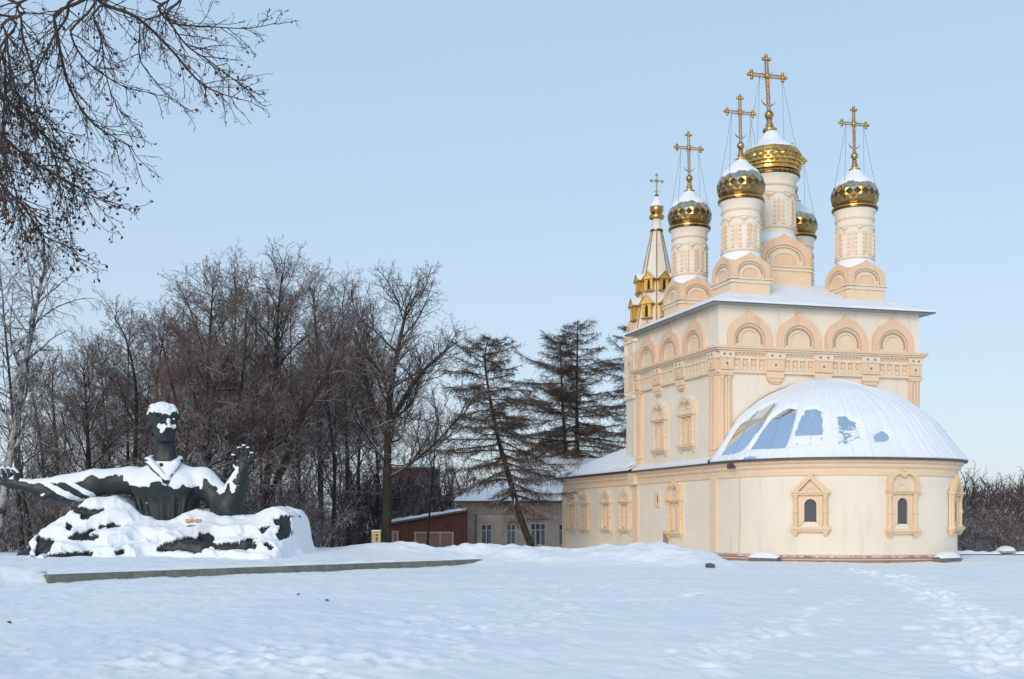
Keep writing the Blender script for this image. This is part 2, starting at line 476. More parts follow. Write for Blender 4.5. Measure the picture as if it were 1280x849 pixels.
def blind_arch(fr, a, z, name='blind_arch'):
    """keel arch with beaded niche on the top tier"""
    mb = MB()
    O = sh(arc_outline(2.06, .42, 1.30, tip=.26, tipw=.2), a, z); I = sh(arc_outline(1.44, .30, .98, tip=.03), a, z)
    mb.band(fr, O, I, -.02, .13, PEACH)
    mb.prism(fr, I, -.02, .03, CREAM2)
    B0 = sh(arc_outline(1.34, .30, .93), a, z); B1 = sh(arc_outline(1.26, .30, .89), a, z)
    mb.band(fr, B0, B1, .0, .075, CREAM2)
    n = 22
    for i in range(n):          # beads
        th = math.pi * (1 - (i + .5) / n); c, s = math.cos(th), math.sin(th)
        x = a + .575 * c; zz = z + .30 + .53 * s
        mb.box(fr, x - .025, x + .025, .02, .085, zz - .03, zz + .03, BEAD)
    for i in range(3):
        for sg in (-1, 1):
            x = a + sg * .575; zz = z + .08 + .085 * i
            mb.box(fr, x - .03, x + .03, .02, .085, zz - .022, zz + .022, BEAD)
    R0 = sh(arc_outline(1.02, .28, .76), a, z); R1 = sh(arc_outline(.88, .28, .69), a, z)
    mb.band(fr, R0, R1, .0, .11, CREAM2)
    mb.prism(fr, R1, -.01, .045, PEACHL)
    mb.box(fr, a - .66, a + .66, .02, .09, z, z + .09, CREAM2)
    return mb.build(name, church, 30)
for s in (1.41, 3.77, 6.08, 8.42): blind_arch(EAST, s, 9.14)
for t in (2.2, 4.66, 7.12): blind_arch(SOUTH, -t, 9.14)

def entablature(fr, a0, a1, piers):
    """the broad carved belt: cornice, teeth, sunk squares, piers on brackets"""
    mb = MB(); B = mb.box
    B(fr, a0 - .02, a1 + .02, -.02, .05, 8.0, 8.95, PEACH)
    B(fr, a0 - .10, a1 + .10, .0, .16, 7.98, 8.05, PEACHL)
    B(fr, a0 - .07, a1 + .07, .0, .12, 8.053, 8.10, CREAM2)
    B(fr, a0 - .08, a1 + .08, .0, .13, 8.58, 8.70, CREAM2)
    B(fr, a0 - .12, a1 + .12, .0, .16, 8.86, 8.93, CREAM2)
    B(fr, a0 - .20, a1 + .20, -.02, .25, 8.933, 9.00, CREAM2)
    B(fr, a0 - .27, a1 + .27, -.02, .32, 9.003, 9.12, PEACH)
    x = a0 + .02
    while x < a1 - .08:                                             # teeth
        mb.prism(fr, [(x, 8.86), (x + .06, 8.75), (x + .12, 8.86)], .03, .11, CREAM2)
        x += .19
    ends = sorted(piers)
    for (p0, p1), (q0, q1) in zip(ends, ends[1:]):
        w = q0 - p1
        nsq = max(3, round(w / .36)); st = w / nsq
        for i in range(nsq + 1):
            c = p1 + i * st
            B(fr, c - .055, c + .055, .04, .12, 8.10, 8.58, CREAM2)
        for i in range(nsq):
            c = p1 + (i + .5) * st
            B(fr, c - .10, c + .10, .04, .075, 8.12, 8.26, CREAM2)
            B(fr, c - .055, c + .055, .04, .095, 8.34, 8.48, PEACHL)
    for p0, p1 in ends:
        c = (p0 + p1) / 2; w = p1 - p0
        B(fr, p0, p1, .0, .20, 8.103, 8.60, PEACH)
        B(fr, p0 - .03, p1 + .03, .0, .235, 8.603, 8.85, CREAM2)
        for sg in (-1, 1):
            B(fr, c + sg * w * .22 - .05, c + sg * w * .22 + .05, .2, .243, 8.70, 8.80, PLINTH)
        sq = .13
        mb.band(fr, [(c - sq, 8.22), (c + sq, 8.22), (c + sq, 8.48), (c - sq, 8.48)], [(c - .07, 8.28), (c + .07, 8.28), (c + .07, 8.42), (c - .07, 8.42)], .18, .225, CREAM2, True)
        mb.prism(fr, [(c + .06 * math.cos(q), 8.35 + .06 * math.sin(q)) for q in np.linspace(0, 2 * math.pi, 11)[:-1]], .19, .208, PLINTH)
    return mb
PE = [(0, .62), (2.18, 3.02), (4.49, 5.35), (6.82, 7.66), (9.18, 9.8)]
PS = [(-8.4, -7.95), (-6.32, -5.48), (-3.86, -3.02), (-.62, 0)]
def brackets(mb, fr, piers):
    for p0, p1 in piers:
        B = mb.box; w = (p1 - p0)
        B(fr, p0 + .02, p1 - .02, .0, .17, 7.80, 7.978, PEACHL)
        B(fr, p0 + .07, p1 - .07, .0, .13, 7.70, 7.798, PEACH)
        B(fr, p0 + .12, p1 - .12, .0, .15, 7.64, 7.698, PEACHL)
        B(fr, p0 + .2, p1 - .2, .0, .10, 7.56, 7.638, PEACH)
mb = entablature(EAST, 0, LE, PE); brackets(mb, EAST, PE[1:-1]); mb.build('entablature', church)
mb = entablature(SOUTH, -LS, 0, PS); brackets(mb, SOUTH, PS[1:-1]); mb.build('entablature', church)

def corner_pilaster(fr, c0, c1):
    mb = MB()
    mb.box(fr, c0, c1, -.05, .06, ZB + .1, 7.98, PEACHL)
    w = c1 - c0; r = w * .155
    for q in (.24, .76):
        c = c0 + w * q
        prof = [(r, ZB + .1), (r, 4.62), (r * 1.35, 4.66), (r * 1.35, 4.74), (r, 4.78), (r, 7.72), (r * 1.3, 7.76), (r * 1.3, 7.84)]
        mb.lathe(fr.pt(c, .06, 0)[:2], prof, 12, PEACH, cap=True)
    mb.box(fr, c0 + w * .44, c0 + w * .56, .05, .09, 4.8, 7.7, CREAM2)
    mb.box(fr, c0 - .03, c1 + .03, -.05, .15, 7.86, 7.975, PEACH)
    mb.box(fr, c0 - .03, c1 + .03, -.05, .11, 4.66, 4.74, PEACH)
    return mb.build('corner_pilaster', church, 40)
corner_pilaster(EAST, .0, .60); corner_pilaster(EAST, LE - .60, LE)
corner_pilaster(SOUTH, -.66, .0); corner_pilaster(SOUTH, -LS, -LS + .66)

# ---- windows
def bead_col(mb, fr, a, d, z0, z1, r, m):
    zs = [0, .05, .09, .42, .45, .52, .55, .9, .94, 1]
    rs = [1.25, 1.25, .9, .9, 1.3, 1.3, .9, .9, 1.25, 1.25]
    mb.lathe(fr.pt(a, d, 0)[:2], [(r * q, z0 + (z1 - z0) * s) for s, q in zip(zs, rs)], 10, m, cap=True)

def window(fr, a, z0, z1, w, top, m, m2, dark=True, slot=.30):
    """a carved window: sill on brackets, beaded columns, lintel, gable or scalloped hood"""
    f = fr.at(a); H = z1 - z0; mb = MB(); B = mb.box; h = w / 2
    B(f, -h - .08, h + .08, -.02, .24, z0 + .16, z0 + .28, m)
    B(f, -h - .04, h + .04, -.02, .18, z0 + .08, z0 + .158, m)
    for sg in (-1, 1):
        B(f, sg * (h - .10) - .09, sg * (h - .10) + .09, -.02, .15, z0, z0 + .079, m)
        B(f, sg * (h - .10) - .06, sg * (h - .10) + .06, -.02, .10, z0 - .07, z0 - .001, m)
    zc = z0 + .28; zl = z0 + H * .64
    for sg in (-1, 1):
        bead_col(mb, f, sg * (h - .11), .09, zc, zl, .085, m)
        B(f, sg * (h - .11) - .10, sg * (h - .11) + .10, -.02, .06, zc, zl, m)
    B(f, -h - .02, h + .02, -.02, .20, zl, zl + .07, m)
    B(f, -h - .07, h + .07, -.02, .25, zl + .073, zl + .14, m)
    # surround with an arched opening
    ow = w - .44; sw = slot
    zo0 = zc + (.20 if dark else .05); zo1 = zl - (.17 if dark else .10)
    n = 14
    O = [(-ow / 2, zc)] + [(-ow / 2 + ow * i / n, zl) for i in range(n + 1)] + [(ow / 2, zc)]
    I = sh(arc_outline(sw, zo1 - sw * .5 - zo0, zo1 - zo0, n=n), 0, zo0)
    mb.band(f, O, I, -.02, .055, m2)
    mb.band(f, sh(arc_outline(sw + .22, zo1 - sw * .5 - zo0, zo1 - zo0 + .1, n=n), 0, zo0), sh(arc_outline(sw + .02, zo1 - sw * .5 - zo0, zo1 - zo0 + .01, n=n), 0, zo0), .0, .10, m2)
    zt = zl + .14
    if top == 'gable':
        mb.band(f, [(-h - .03, zt), (0, z1), (h + .03, zt)], [(-h + .22, zt), (0, z1 - .25), (h - .22, zt)], -.02, .19, m)
        mb.band(f, [(-h + .10, zt + .002), (0, z1 - .13), (h - .10, zt + .002)], [(-h + .20, zt + .002), (0, z1 - .24), (h - .20, zt + .002)], .0, .225, m)
        mb.prism(f, [(-h + .23, zt), (h - .23, zt), (0, z1 - .26)], -.02, .03, CREAM2)
        mb.band(f, sh(arc_outline(.34, .02, .2, n=8), 0, zt), sh(arc_outline(.22, .02, .13, n=8), 0, zt), 0, .07, m2)
    elif top == 'spire':          # tall pointed hood
        O = sh(arc_outline(w * .96, .06, (z1 - zt) * .62, tip=(z1 - zt) * .40, tipw=.30), 0, zt)
        I = sh(arc_outline(w * .56, .05, (z1 - zt) * .42, tip=(z1 - zt) * .26, tipw=.30), 0, zt)
        mb.band(f, O, I, -.02, .19, m); mb.prism(f, I, -.02, .04, m2)
        J = sh(arc_outline(w * .30, .04, (z1 - zt) * .26, tip=(z1 - zt) * .1), 0, zt)
        mb.band(f, I, sh(arc_outline(w * .44, .05, (z1 - zt) * .34, tip=(z1 - zt) * .2, tipw=.3), 0, zt), .0, .12, CREAM2)
        mb.prism(f, J, .0, .09, m)
    else:                          # scalloped hood, dipped in the middle
        hh = z1 - zt
        def scal(w_, h_, dip):
            pts = [(-w_ / 2 * .86, 0)]
            for i in range(29):
                q = i / 28; x = -1 + 2 * q
                zz = (1 - abs(x) ** 3.2) ** .5 if abs(x) < 1 else 0
                zz = zz * (1 - dip * math.exp(-(x / .16) ** 2)) if dip > 0 else zz
                xx = x * (1.0 if zz > .25 else .94)
                pts.append((w_ / 2 * xx, h_ * zz + .001))
            pts.append((w_ / 2 * .86, 0)); return pts
        O = sh(scal(w + .16, hh, 0), 0, zt); I = sh(scal(w - .16, hh - .16, .22), 0, zt)
        mb.band(f, O, I, -.02, .20, m)
        mb.band(f, sh(scal(w - .02, hh - .07, .10), 0, zt), sh(scal(w - .14, hh - .15, .2), 0, zt), .0, .235, m)
        mb.prism(f, I, -.02, .035, CREAM2)
        mb.band(f, sh(arc_outline(.52, .02, .30, n=10), 0, zt + .01), sh(arc_outline(.42, .02, .24, n=10), 0, zt + .01), 0, .08, CREAM2)
        B(f, -.05, .05, .0, .25, z1 - .06, z1 + .07, m)
    o = mb.build('window', church, 35)
    p = MB()
    p.prism(f, sh(arc_outline(sw + .01, zo1 - sw * .5 - zo0, zo1 - zo0, n=n), 0, zo0), -.02, .012, DARK if dark else m2)
    if dark:
        for i in range(-6, 14):
            zz = zo0 + i * .09
            for sg in (1, -1):
                A = (-sw / 2, zz if sg > 0 else zz + sw); E = (sw / 2, zz + sw if sg > 0 else zz)
                # clip to the opening
                pts = []
                for q in np.linspace(0, 1, 9):
                    x = A[0] + (E[0] - A[0]) * q; y = A[1] + (E[1] - A[1]) * q
                    top_ = zo1 - sw * .5 + math.sqrt(max(0, (sw * .5) ** 2 - x * x))
                    if zo0 < y < top_: pts.append(f.pt(x, .03, y))
                if len(pts) > 1: p.tube([pts[0], pts[-1]], .010, 4, LATT)
        pn = p.build('lattice_opening', o)
    else:
        p.box(f, -.055, .055, .0, .02, zo0, zo1 - .2, PEACH)
        pn = p.build('opening', o)
    return o
AF = lambda deg: FR(apse_pt(rad(deg), 0), (-apse_nrm(rad(deg))[1], apse_nrm(rad(deg))[0]), apse_nrm(rad(deg)))
window(AF(54), 0, 1.10, 3.50, 1.36, 'gable', YELL, PEACHL, slot=.46)['label'] = 'gabled apse window with dark lattice'
window(AF(91.3), 0, 1.02, 3.62, 1.36, 'scallop', YELL, PEACHL, slot=.46)['label'] = 'scalloped apse window with dark lattice'
window(AF(127), 0, 1.10, 3.50, 1.30, 'gable', YELL, PEACHL, slot=.40)
low = SOUTH.at(0, LO)
YELLP = mat('pale_yellow_plaster', (.77, .63, .46), .85, 0, (.72, .57, .41), 2.5, .12, 18, snow=(.84, .1, 6))
for t, w, z0, z1 in ((5.65, 1.42, 4.75, 7.18), (2.80, 1.42, 4.78, 7.17)):
    window(SOUTH, -t, z0, z1, w, 'scallop', YELLP, PEACHL, dark=False, slot=.42)
window(low, -3.91, .84, 3.36, 1.45, 'scallop', YELL, PEACHL, dark=False, slot=.42)
for t in (9.65, 12.1, 15.2, 17.15):
    window(low, -t, .95, 3.34, 1.30, 'spire', YELLP, PEACHL, dark=False, slot=.36)
mb = MB()                                                   # the small slit and a plaque below
mb.band(low, [(-6.2, 2.25), (-5.6, 2.25), (-5.6, 3.0), (-6.2, 3.0)], [(-6.02, 2.4), (-5.78, 2.4), (-5.78, 2.85), (-6.02, 2.85)], 0, .06, PEACHL, True)
o = mb.build('slit_window', church)
p = MB(); p.box(low, -6.02, -5.78, -.01, .012, 2.4, 2.85, PEACH); p.box(low, -5.95, -5.86, -.01, .02, 2.47, 2.8, DARK); p.build('opening', o)
mb = MB(); pl = mat('weathered_plaque', (.50, .40, .33), .6, 0, (.24, .18, .16), 16)
mb.box(low, -5.25, -4.75, .0, .03, .50, 1.05, pl); mb.box(low, -5.28, -4.72, .0, .045, 1.053, 1.09, PLINTH)
for i in range(6):
    w = [.30, .36, .24, .33, .28, .2][i]
    mb.box(low, -5.0 - w / 2, -5.0 + w / 2, .03, .034, .94 - i * .07, .965 - i * .07, PLINTH)
mb.build('plaque', church)

# ---- roofs with snow
OV = .5
def hip(s, t): return np.maximum(np.minimum.reduce([s + OV, LE + OV - s, t + OV, LS + OV - t]), 0)
def roof_z(s, t): return 10.93 + .45 * hip(s, t)
def stxy(s, t): return CX + U[0] * s + V_[0] * t, CY + U[1] * s + V_[1] * t
def snow_roof(name, sv, tv, zf, thick, parent, edge=.12, seed=1, holes=None):
    sg, tg = np.meshgrid(sv, tv, indexing='ij')
    x, y = stxy(sg, tg)
    T = thick * (1 + .35 * fbm(x * 1.3, y * 1.3, seed=seed, octv=3))
    if holes is not None: T = T - holes(sg, tg, x, y)
    Z = zf(sg, tg) + T
    V = np.stack([x, y, Z], -1)
    nu, nv = sg.shape
    # rolled edge: a skirt down to the sheet
    base = np.stack([x, y, zf(sg, tg) + .004], -1)
    Vall = [V.reshape(-1, 3)]; Fq = [gridfaces(nu, nv)]
    ring = [(i, 0) for i in range(nu)] + [(nu - 1, j) for j in range(1, nv)] + [(i, nv - 1) for i in range(nu - 2, -1, -1)] + [(0, j) for j in range(nv - 2, 0, -1)]
    idx = np.array([i * nv + j for i, j in ring]); o = nu * nv
    Vall.append(np.array([base[i, j] for i, j in ring])); n = len(ring)
    r = np.arange(n); Fq.append(np.stack([idx, o + r, o + (r + 1) % n, np.roll(idx, -1)], 1))
    return npmesh(name, np.concatenate(Vall), np.concatenate(Fq), SNOWM, parent, smooth=60)
mb = MB()
pts = [(-OV, -OV), (LE + OV, -OV), (LE + OV, LS + OV), (-OV, LS + OV)]
c4 = [XY(*p) for p in pts]; ri = LS / 2 + OV
r1, r2 = XY(-OV + ri, LS / 2), XY(LE + OV - ri, LS / 2); zr = 10.93 + .45 * ri
E4 = [(c[0], c[1], 10.93) for c in c4]; R = [(r1[0], r1[1], zr), (r2[0], r2[1], zr)]
mb.add(E4 + R, [(0, 1, 5, 4), (1, 2, 5), (2, 3, 4, 5), (3, 0, 4)], SHEET)
G4 = [(c[0], c[1], 10.885) for c in c4]
mb.add(E4 + G4, [(0, 4, 5, 1), (1, 5, 6, 2), (2, 6, 7, 3), (3, 7, 4, 0)], EAVE)
mb.add(G4, [(0, 3, 2, 1)], SOFFIT)
nave_roof = mb.build('nave_roof', church)
snow_roof('roof_snow', np.linspace(-OV + .04, LE + OV - .04, 110), np.linspace(-OV + .04, LS + OV - .04, 96), roof_z, .085, nave_roof, seed=61)
# refectory roof
RS0, RS1, RT0, RT1 = -.55, 10.35, LS + .001, 19.35
def ref_z(s, t): return 4.10 + .50 * np.maximum(np.minimum(np.minimum.reduce([s - RS0, RS1 - s, RT1 - t]), 5.2), 0)
ro = XY(5, 14)
sv = np.linspace(RS0, RS1, 40); tv = np.linspace(RT0, RT1, 40)
sg, tg = np.meshgrid(sv, tv, indexing='ij'); x, y = stxy(sg, tg)
ref_roof = npmesh('refectory_roof', np.stack([x, y, ref_z(sg, tg)], -1).reshape(-1, 3), gridfaces(40, 40), SHEET, church)
def ref_holes(s, t, x, y):
    a = sstep(2.2, .6, t - LS - .1 * s) * sstep(.1, .5, s - RS0) * sstep(2.6, 1.2, s - RS0)
    st = .5 + .5 * np.sin((t * 1.0 + s * .3) * 9)
    return .16 * a * (st > .35) + .10 * sstep(.35, .75, fbm(x * .9, y * .9, seed=77, octv=3)) * sstep(1.2, .4, s - RS0)
snow_roof('roof_snow', np.linspace(RS0 + .03, RS1 - .03, 130), np.linspace(RT0, RT1 - .03, 130), ref_z, .09, ref_roof, seed=62, holes=ref_holes)
# thin dark flashing where that roof meets the tower
# ledge snow along the south wall
mb = MB()
pp = [(XY(-LO, t), NS_) for t in np.linspace(LS - .3, .1, 40)]
rng = random.Random(4)
nprof = 6; vs = []
for p, N in pp:
    h = .10 + .05 * rng.random()
    for d, z in [(.38, 4.08), (.40, 4.10 + h * .4), (.33, 4.11 + h * .8), (.18, 4.16 + h), (.0, 4.22 + h), (-.07, 4.25 + h)]:
        vs.append((p[0] + N[0] * d, p[1] + N[1] * d, z))
mb.add(vs, [(i * 6 + j, (i + 1) * 6 + j, (i + 1) * 6 + j + 1, i * 6 + j + 1) for i in range(len(pp) - 1) for j in range(5)], SNOWM)
mb.build('ledge_snow', church, 60)

# ---- apse dome of polished sheet, most of it under snow
PR = np.array([(1, 0), (.956, .075), (.89, .22), (.777, .476), (.62, .665), (.494, .785), (.2, .95), (0, 1)])
def apse_shell(PH, K, off=0.0):
    q = np.linspace(0, 1, 8)
    # smooth interpolation of the profile
    def itp(x, col):
        xs = np.linspace(0, 1, 57); ys = np.interp(xs, q, PR[:, col])
        for _ in range(5): ys[1:-1] = (ys[:-2] + 2 * ys[1:-1] + ys[2:]) / 4
        return np.interp(x, xs, ys)
    r = itp(K, 0); h = itp(K, 1)
    c, s = np.cos(PH), np.sin(PH)
    A = -(4.97 + .36) * np.sign(c) * np.abs(c) ** .8 * r; D = (5.2 + .36) * np.abs(s) ** .8 * r
    x = CX + (4.9 + A) * U[0] - D * V_[0]; y = CY + (4.9 + A) * U[1] - D * V_[1]
    return np.stack([x, y, 4.085 + 3.72 * h], -1)
def shell_n(P):
    du = np.gradient(P, axis=0); dv = np.gradient(P, axis=1)
    n = np.cross(du, dv); n /= np.linalg.norm(n, axis=-1, keepdims=True) + 1e-9
    return np.where(n[..., 2:] < 0, -n, n)
ph = np.radians(np.linspace(.3, 179.7, 220)); kk = np.linspace(0, 1, 70)
PH, K = np.meshgrid(ph, kk, indexing='ij')
P0 = apse_shell(PH, K)
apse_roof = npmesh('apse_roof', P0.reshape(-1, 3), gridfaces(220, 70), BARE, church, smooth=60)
mb = MB()                                                   # standing seams
SEAMS = [2, 11, 21, 33.5, 44.3, 54, 64.3, 72.3, 80.3, 90.1, 100, 108, 117, 127, 140, 155, 170]
for sdeg in SEAMS:
    pts = apse_shell(np.full(40, rad(sdeg)), np.linspace(0.01, .97, 40)); pts[:, 2] += .025
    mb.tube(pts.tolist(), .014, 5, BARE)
mb.build('standing_seam', apse_roof)
# the snow: a sheet whose thickness falls to nothing over the bare panels
ph = np.radians(np.linspace(.3, 179.7, 520)); kk = np.linspace(0.0, 1, 260)
PH, K = np.meshgrid(ph, kk, indexing='ij'); DEG = np.degrees(PH)
P1 = apse_shell(PH, K); NN = shell_n(P1)
x, y, z = P1[..., 0], P1[..., 1], P1[..., 2]
def poly_sd(px, py, poly, sx=1.0, sy=1.0):
    """signed distance to a polygon, + inside (roof coordinates)"""
    px = px * sx; py = py * sy; d = np.full(px.shape, 1e9); inside = np.zeros(px.shape, bool)
    Q = [(a * sx, b * sy) for a, b in poly]
    for (ax, ay), (bx, by) in zip(Q, Q[1:] + Q[:1]):
        ex, ey = bx - ax, by - ay
        t = np.clip(((px - ax) * ex + (py - ay) * ey) / (ex * ex + ey * ey + 1e-12), 0, 1)
        d = np.minimum(d, np.hypot(px - ax - t * ex, py - ay - t * ey))
        c = ((ay > py) != (by > py)) & (px < ex * (py - ay) / (ey if abs(ey) > 1e-9 else 1e-9) + ax)
        inside ^= c
    return np.where(inside, d, -d)
SX, SY = .11, 7.0
wob = .10 * fbm(x * 2.2, y * 2.2, z * 2.2, seed=81, octv=4) + .05 * fbm(x * 9, y * 9, z * 9, seed=83, octv=3)
h = np.full(DEG.shape, -9.0)
for poly, wb in (
    ([(4.0, .14), (3.2, .30), (4.5, .40), (9.6, .497), (20.0, .575), (24.6, .543), (23.9, .388), (19.8, .290), (17.2, .18), (12.2, .14)], .5),
    ([(18.4, -.05), (20.5, .05), (22.8, .072), (26.4, .062), (29.8, -.05)], .3),
    ([(21.6, .185), (23.9, .329), (28.2, .427), (36.0, .507), (42.8, .491), (43.8, .427), (42.8, .316), (41.6, .182)], .15),
    ([(44.9, .20), (46.4, .323), (47.9, .425), (49.5, .479), (55.5, .491), (59.9, .457), (60.3, .317), (59.8, .205)], 1.1),
    ([(68.5, .408), (72.9, .418), (77.4, .377), (76.6, .352), (72.7, .350), (68.6, .352)], 1.0),
    ([(83.7, .291), (88.2, .328), (89.3, .291), (87.7, .242), (83.5, .234)], .5)):
    h = np.maximum(h, poly_sd(DEG, K, poly, SX, SY) + wb * wob)
flecks = poly_sd(DEG, K, [(68.2, .36), (77.3, .36), (78.0, .23), (67.6, .21)], SX, SY)
fn = fbm(DEG * .55, K * 75, seed=91, octv=3)
h = np.maximum(h, np.minimum(flecks, (fn - .10) * .5))
mist = poly_sd(DEG, K, [(44.9, .20), (46.4, .323), (47.9, .425), (59.9, .43), (60.3, .317), (59.8, .205)], SX, SY)
T = .065 * (1 + .3 * fbm(x, y, z, seed=85, octv=3))
sd_seam = np.min(np.abs(DEG[..., None] - np.array(SEAMS)), -1)
T = T + .016 * np.exp(-(sd_seam / .6) ** 2) - .008 * np.exp(-((sd_seam - 1.5) / .9) ** 2)
T = np.where(h > -.22, T * np.clip(-h / .22, 0, 1) ** .6, T)
T = np.where(h > 0, -.03, T)
T = np.where((mist > 0) & (K < .30), np.maximum(T, .012 + .02 * fbm(DEG * .3, K * 40, seed=95)), T)   # thin drift at the foot of one panel
T = T * sstep(0, .012, K) + .004
P1 = P1 + NN * T[..., None]
npmesh('roof_snow', P1.reshape(-1, 3), gridfaces(520, 260), SNOWM, apse_roof, smooth=60)
mb = MB()                                                   # gutter lip with a few dark clips
ring = apse_shell(np.radians(np.linspace(.5, 179.5, 120)), np.zeros(120))
mb.tube(ring.tolist(), .03, 6, EAVE)
for sdeg in (9, 24, 44.3, 78, 86, 104, 120):
    p = apse_shell(np.array([rad(sdeg)]), np.array([0.0]))[0]
    mb.ball((p[0], p[1], p[2] - .01), .05, EAVE, 6)
mb.box(AF(12), -.18, .18, .1, .33, 3.78, 3.98, EAVE)
pipe_ = MB(); pf_ = AF(15); pipe_.tube([pf_.pt(0, .12, 3.5), pf_.pt(.02, .10, 2), pf_.pt(-.01, .12, .3)], .022, 6, CREAM2); pipe_.build('rain_chain', church)
mb.build('gutter', church, 40)
wallp = MB()                                                # flashing strip following the roof up the wall
fl = apse_shell(np.full(50, rad(.3)), np.linspace(0, 1, 50))
wallp.tube([(p[0] + NE_[0] * .05, p[1] + NE_[1] * .05, p[2] + .06) for p in fl.tolist()], .035, 5, EAVE); wallp.build('flashing', apse_roof)
# ------------------------------------------------------------------ drums, domes, crosses
def cross_mesh(c, zb, zt, bar, sc):
    """gilded cross: stem, bar along the east front, trefoil ends, rays and crescent"""
    mb = MB(); f = FR(c, U, NE_); H = zt - zb
    zc = zb + H * .645; st = .052 * sc
    for sg in (-1, 1):
        mb.box(f, sg * st * .9 - st * .35, sg * st * .9 + st * .35, -st * .6, st * .6, zb, zt - .1 * sc, CROSS)
        mb.box(f, -bar / 2, bar / 2, -st * .6, st * .6, zc + sg * st * .9 - st * .35, zc + sg * st * .9 + st * .35, CROSS)
    for k in range(7): mb.box(f, -st, st, -st * .3, st * .3, zb + H * (.08 + .075 * k), zb + H * (.08 + .075 * k) + .03 * sc, CROSS)
    def tref(a, z, dx, dz):
        r = .070 * sc
        mb.ball(f.pt(a, 0, z), r * 1.15, CROSS, 8)
        for ex, ez in ((dx, dz), (dz, dx), (-dz, -dx)):
            mb.ball(f.pt(a + ex * r * 1.7, 0, z + ez * r * 1.7), r, CROSS, 8)
    tref(-bar / 2, zc, -1, 0); tref(bar / 2, zc, 1, 0); tref(0, zt - .09 * sc, 0, 1)
    mb.ball(f.pt(0, .0, zc), .105 * sc, CROSS, 10)
    for k in range(16):
        a = 2 * math.pi * (k + .5) / 16; l = (.30 if k % 2 else .23) * sc
        mb.tube([f.pt(.09 * sc * math.cos(a), 0, zc + .09 * sc * math.sin(a)), f.pt(l * math.cos(a), 0, zc + l * math.sin(a))], .012 * sc, 4, CROSS, .005)
    pts = []; R = .30 * sc; zq = zb + H * .17
    for k in range(13):
        t = rad(200 + 140 * k / 12); pts.append((R * math.cos(t), zq + .12 * sc + R * math.sin(t) + .04 * sc))
    for i in range(12):
        w0 = .055 * sc * math.sin(math.pi * i / 12) + .008; w1 = .055 * sc * math.sin(math.pi * (i + 1) / 12) + .008
        (a, z), (a2, z2) = pts[i], pts[i + 1]
        mb.prism(f, [(a, z - w0 / 2), (a2, z2 - w1 / 2), (a2, z2 + w1 / 2), (a, z + w0 / 2)], -.02, .02, CROSS)
    return mb, zc

def finial(mb, c, z0, z1, r):
    h = z1 - z0
    mb.lathe(c, [(r * 1.5, z0 - .02), (r * 1.55, z0 + h * .08), (r * .95, z0 + h * .14), (r * .75, z0 + h * .36), (r * .55, z0 + h * .5), (r * .75, z0 + h * .54)], 14, GOLD)
    mb.ball((c[0], c[1], z0 + h * .76), r * 1.0, GOLD, 14)

def onion(prof, n, rows, z0, z1, c):
    """diamond-set onion: staggered rings, each diamond a low pyramid"""
    mb = MB()
    zz = np.linspace(z0, z1, rows + 1)
    rr = np.interp(zz, [p[1] for p in prof], [p[0] for p in prof])
    def P(j, i, dr=0):
        t = 2 * math.pi * (i + (.5 if j % 2 else 0)) / n
        return ((rr[j] + dr) * math.cos(t) + c[0], (rr[j] + dr) * math.sin(t) + c[1], zz[j])
    for j in range(rows - 1):
        for i in range(n):
            k = i if j % 2 else i - 1
            a, b, d, e = P(j, i), P(j + 1, i if j % 2 == 0 else i + 1), P(j + 2, i), P(j + 1, i - 1 if j % 2 == 0 else i)
            m_ = tuple((a[q] + b[q] + d[q] + e[q]) / 4 for q in range(3))
            dx, dy = m_[0] - c[0], m_[1] - c[1]; l = math.hypot(dx, dy)
            m_ = (m_[0] + dx / l * .045, m_[1] + dy / l * .045, m_[2])
            mt = (GOLDM, GOLDM, GOLDD, GOLDP, GOLDP, GOLDP)[j % 6]  # dark and silvery rows: mirrored surroundings and sky, put in by colour
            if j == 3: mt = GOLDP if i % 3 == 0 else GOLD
            mb.add([a, b, d, e, m_], [(0, 1, 4), (1, 2, 4), (2, 3, 4), (3, 0, 4)], mt)
    for i in range(n):
        if True:
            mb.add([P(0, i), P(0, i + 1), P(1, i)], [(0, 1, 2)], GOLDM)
    return mb

def snow_cap(c, prof, zlow, amp, seed, th=.05, n=72):
    """snow on the crown of a dome with a ragged lower edge"""
    zmax = prof[-1][1]; m = 18
    V = np.zeros((n + 1, m, 3))
    for i in range(n + 1):
        t = 2 * math.pi * (i % n) / n
        zl = zlow + amp * float(fbm(np.array([2.2 * math.cos(t) + seed]), np.array([2.2 * math.sin(t)]), seed=seed, octv=3)[0])
        for j in range(m):
            q = j / (m - 1); z = zl + (zmax - zl) * q
            r = np.interp(z, [p[1] for p in prof], [p[0] for p in prof])
            e = th * min(1, q * 7) ** .5 * (1 if q < .9 else 1) - .012 * (j == 0)
            V[i, j] = (c[0] + (r + e) * math.cos(t), c[1] + (r + e) * math.sin(t), z + .4 * e)
    mb = MB(); mb.grid(V, SNOWM); return mb

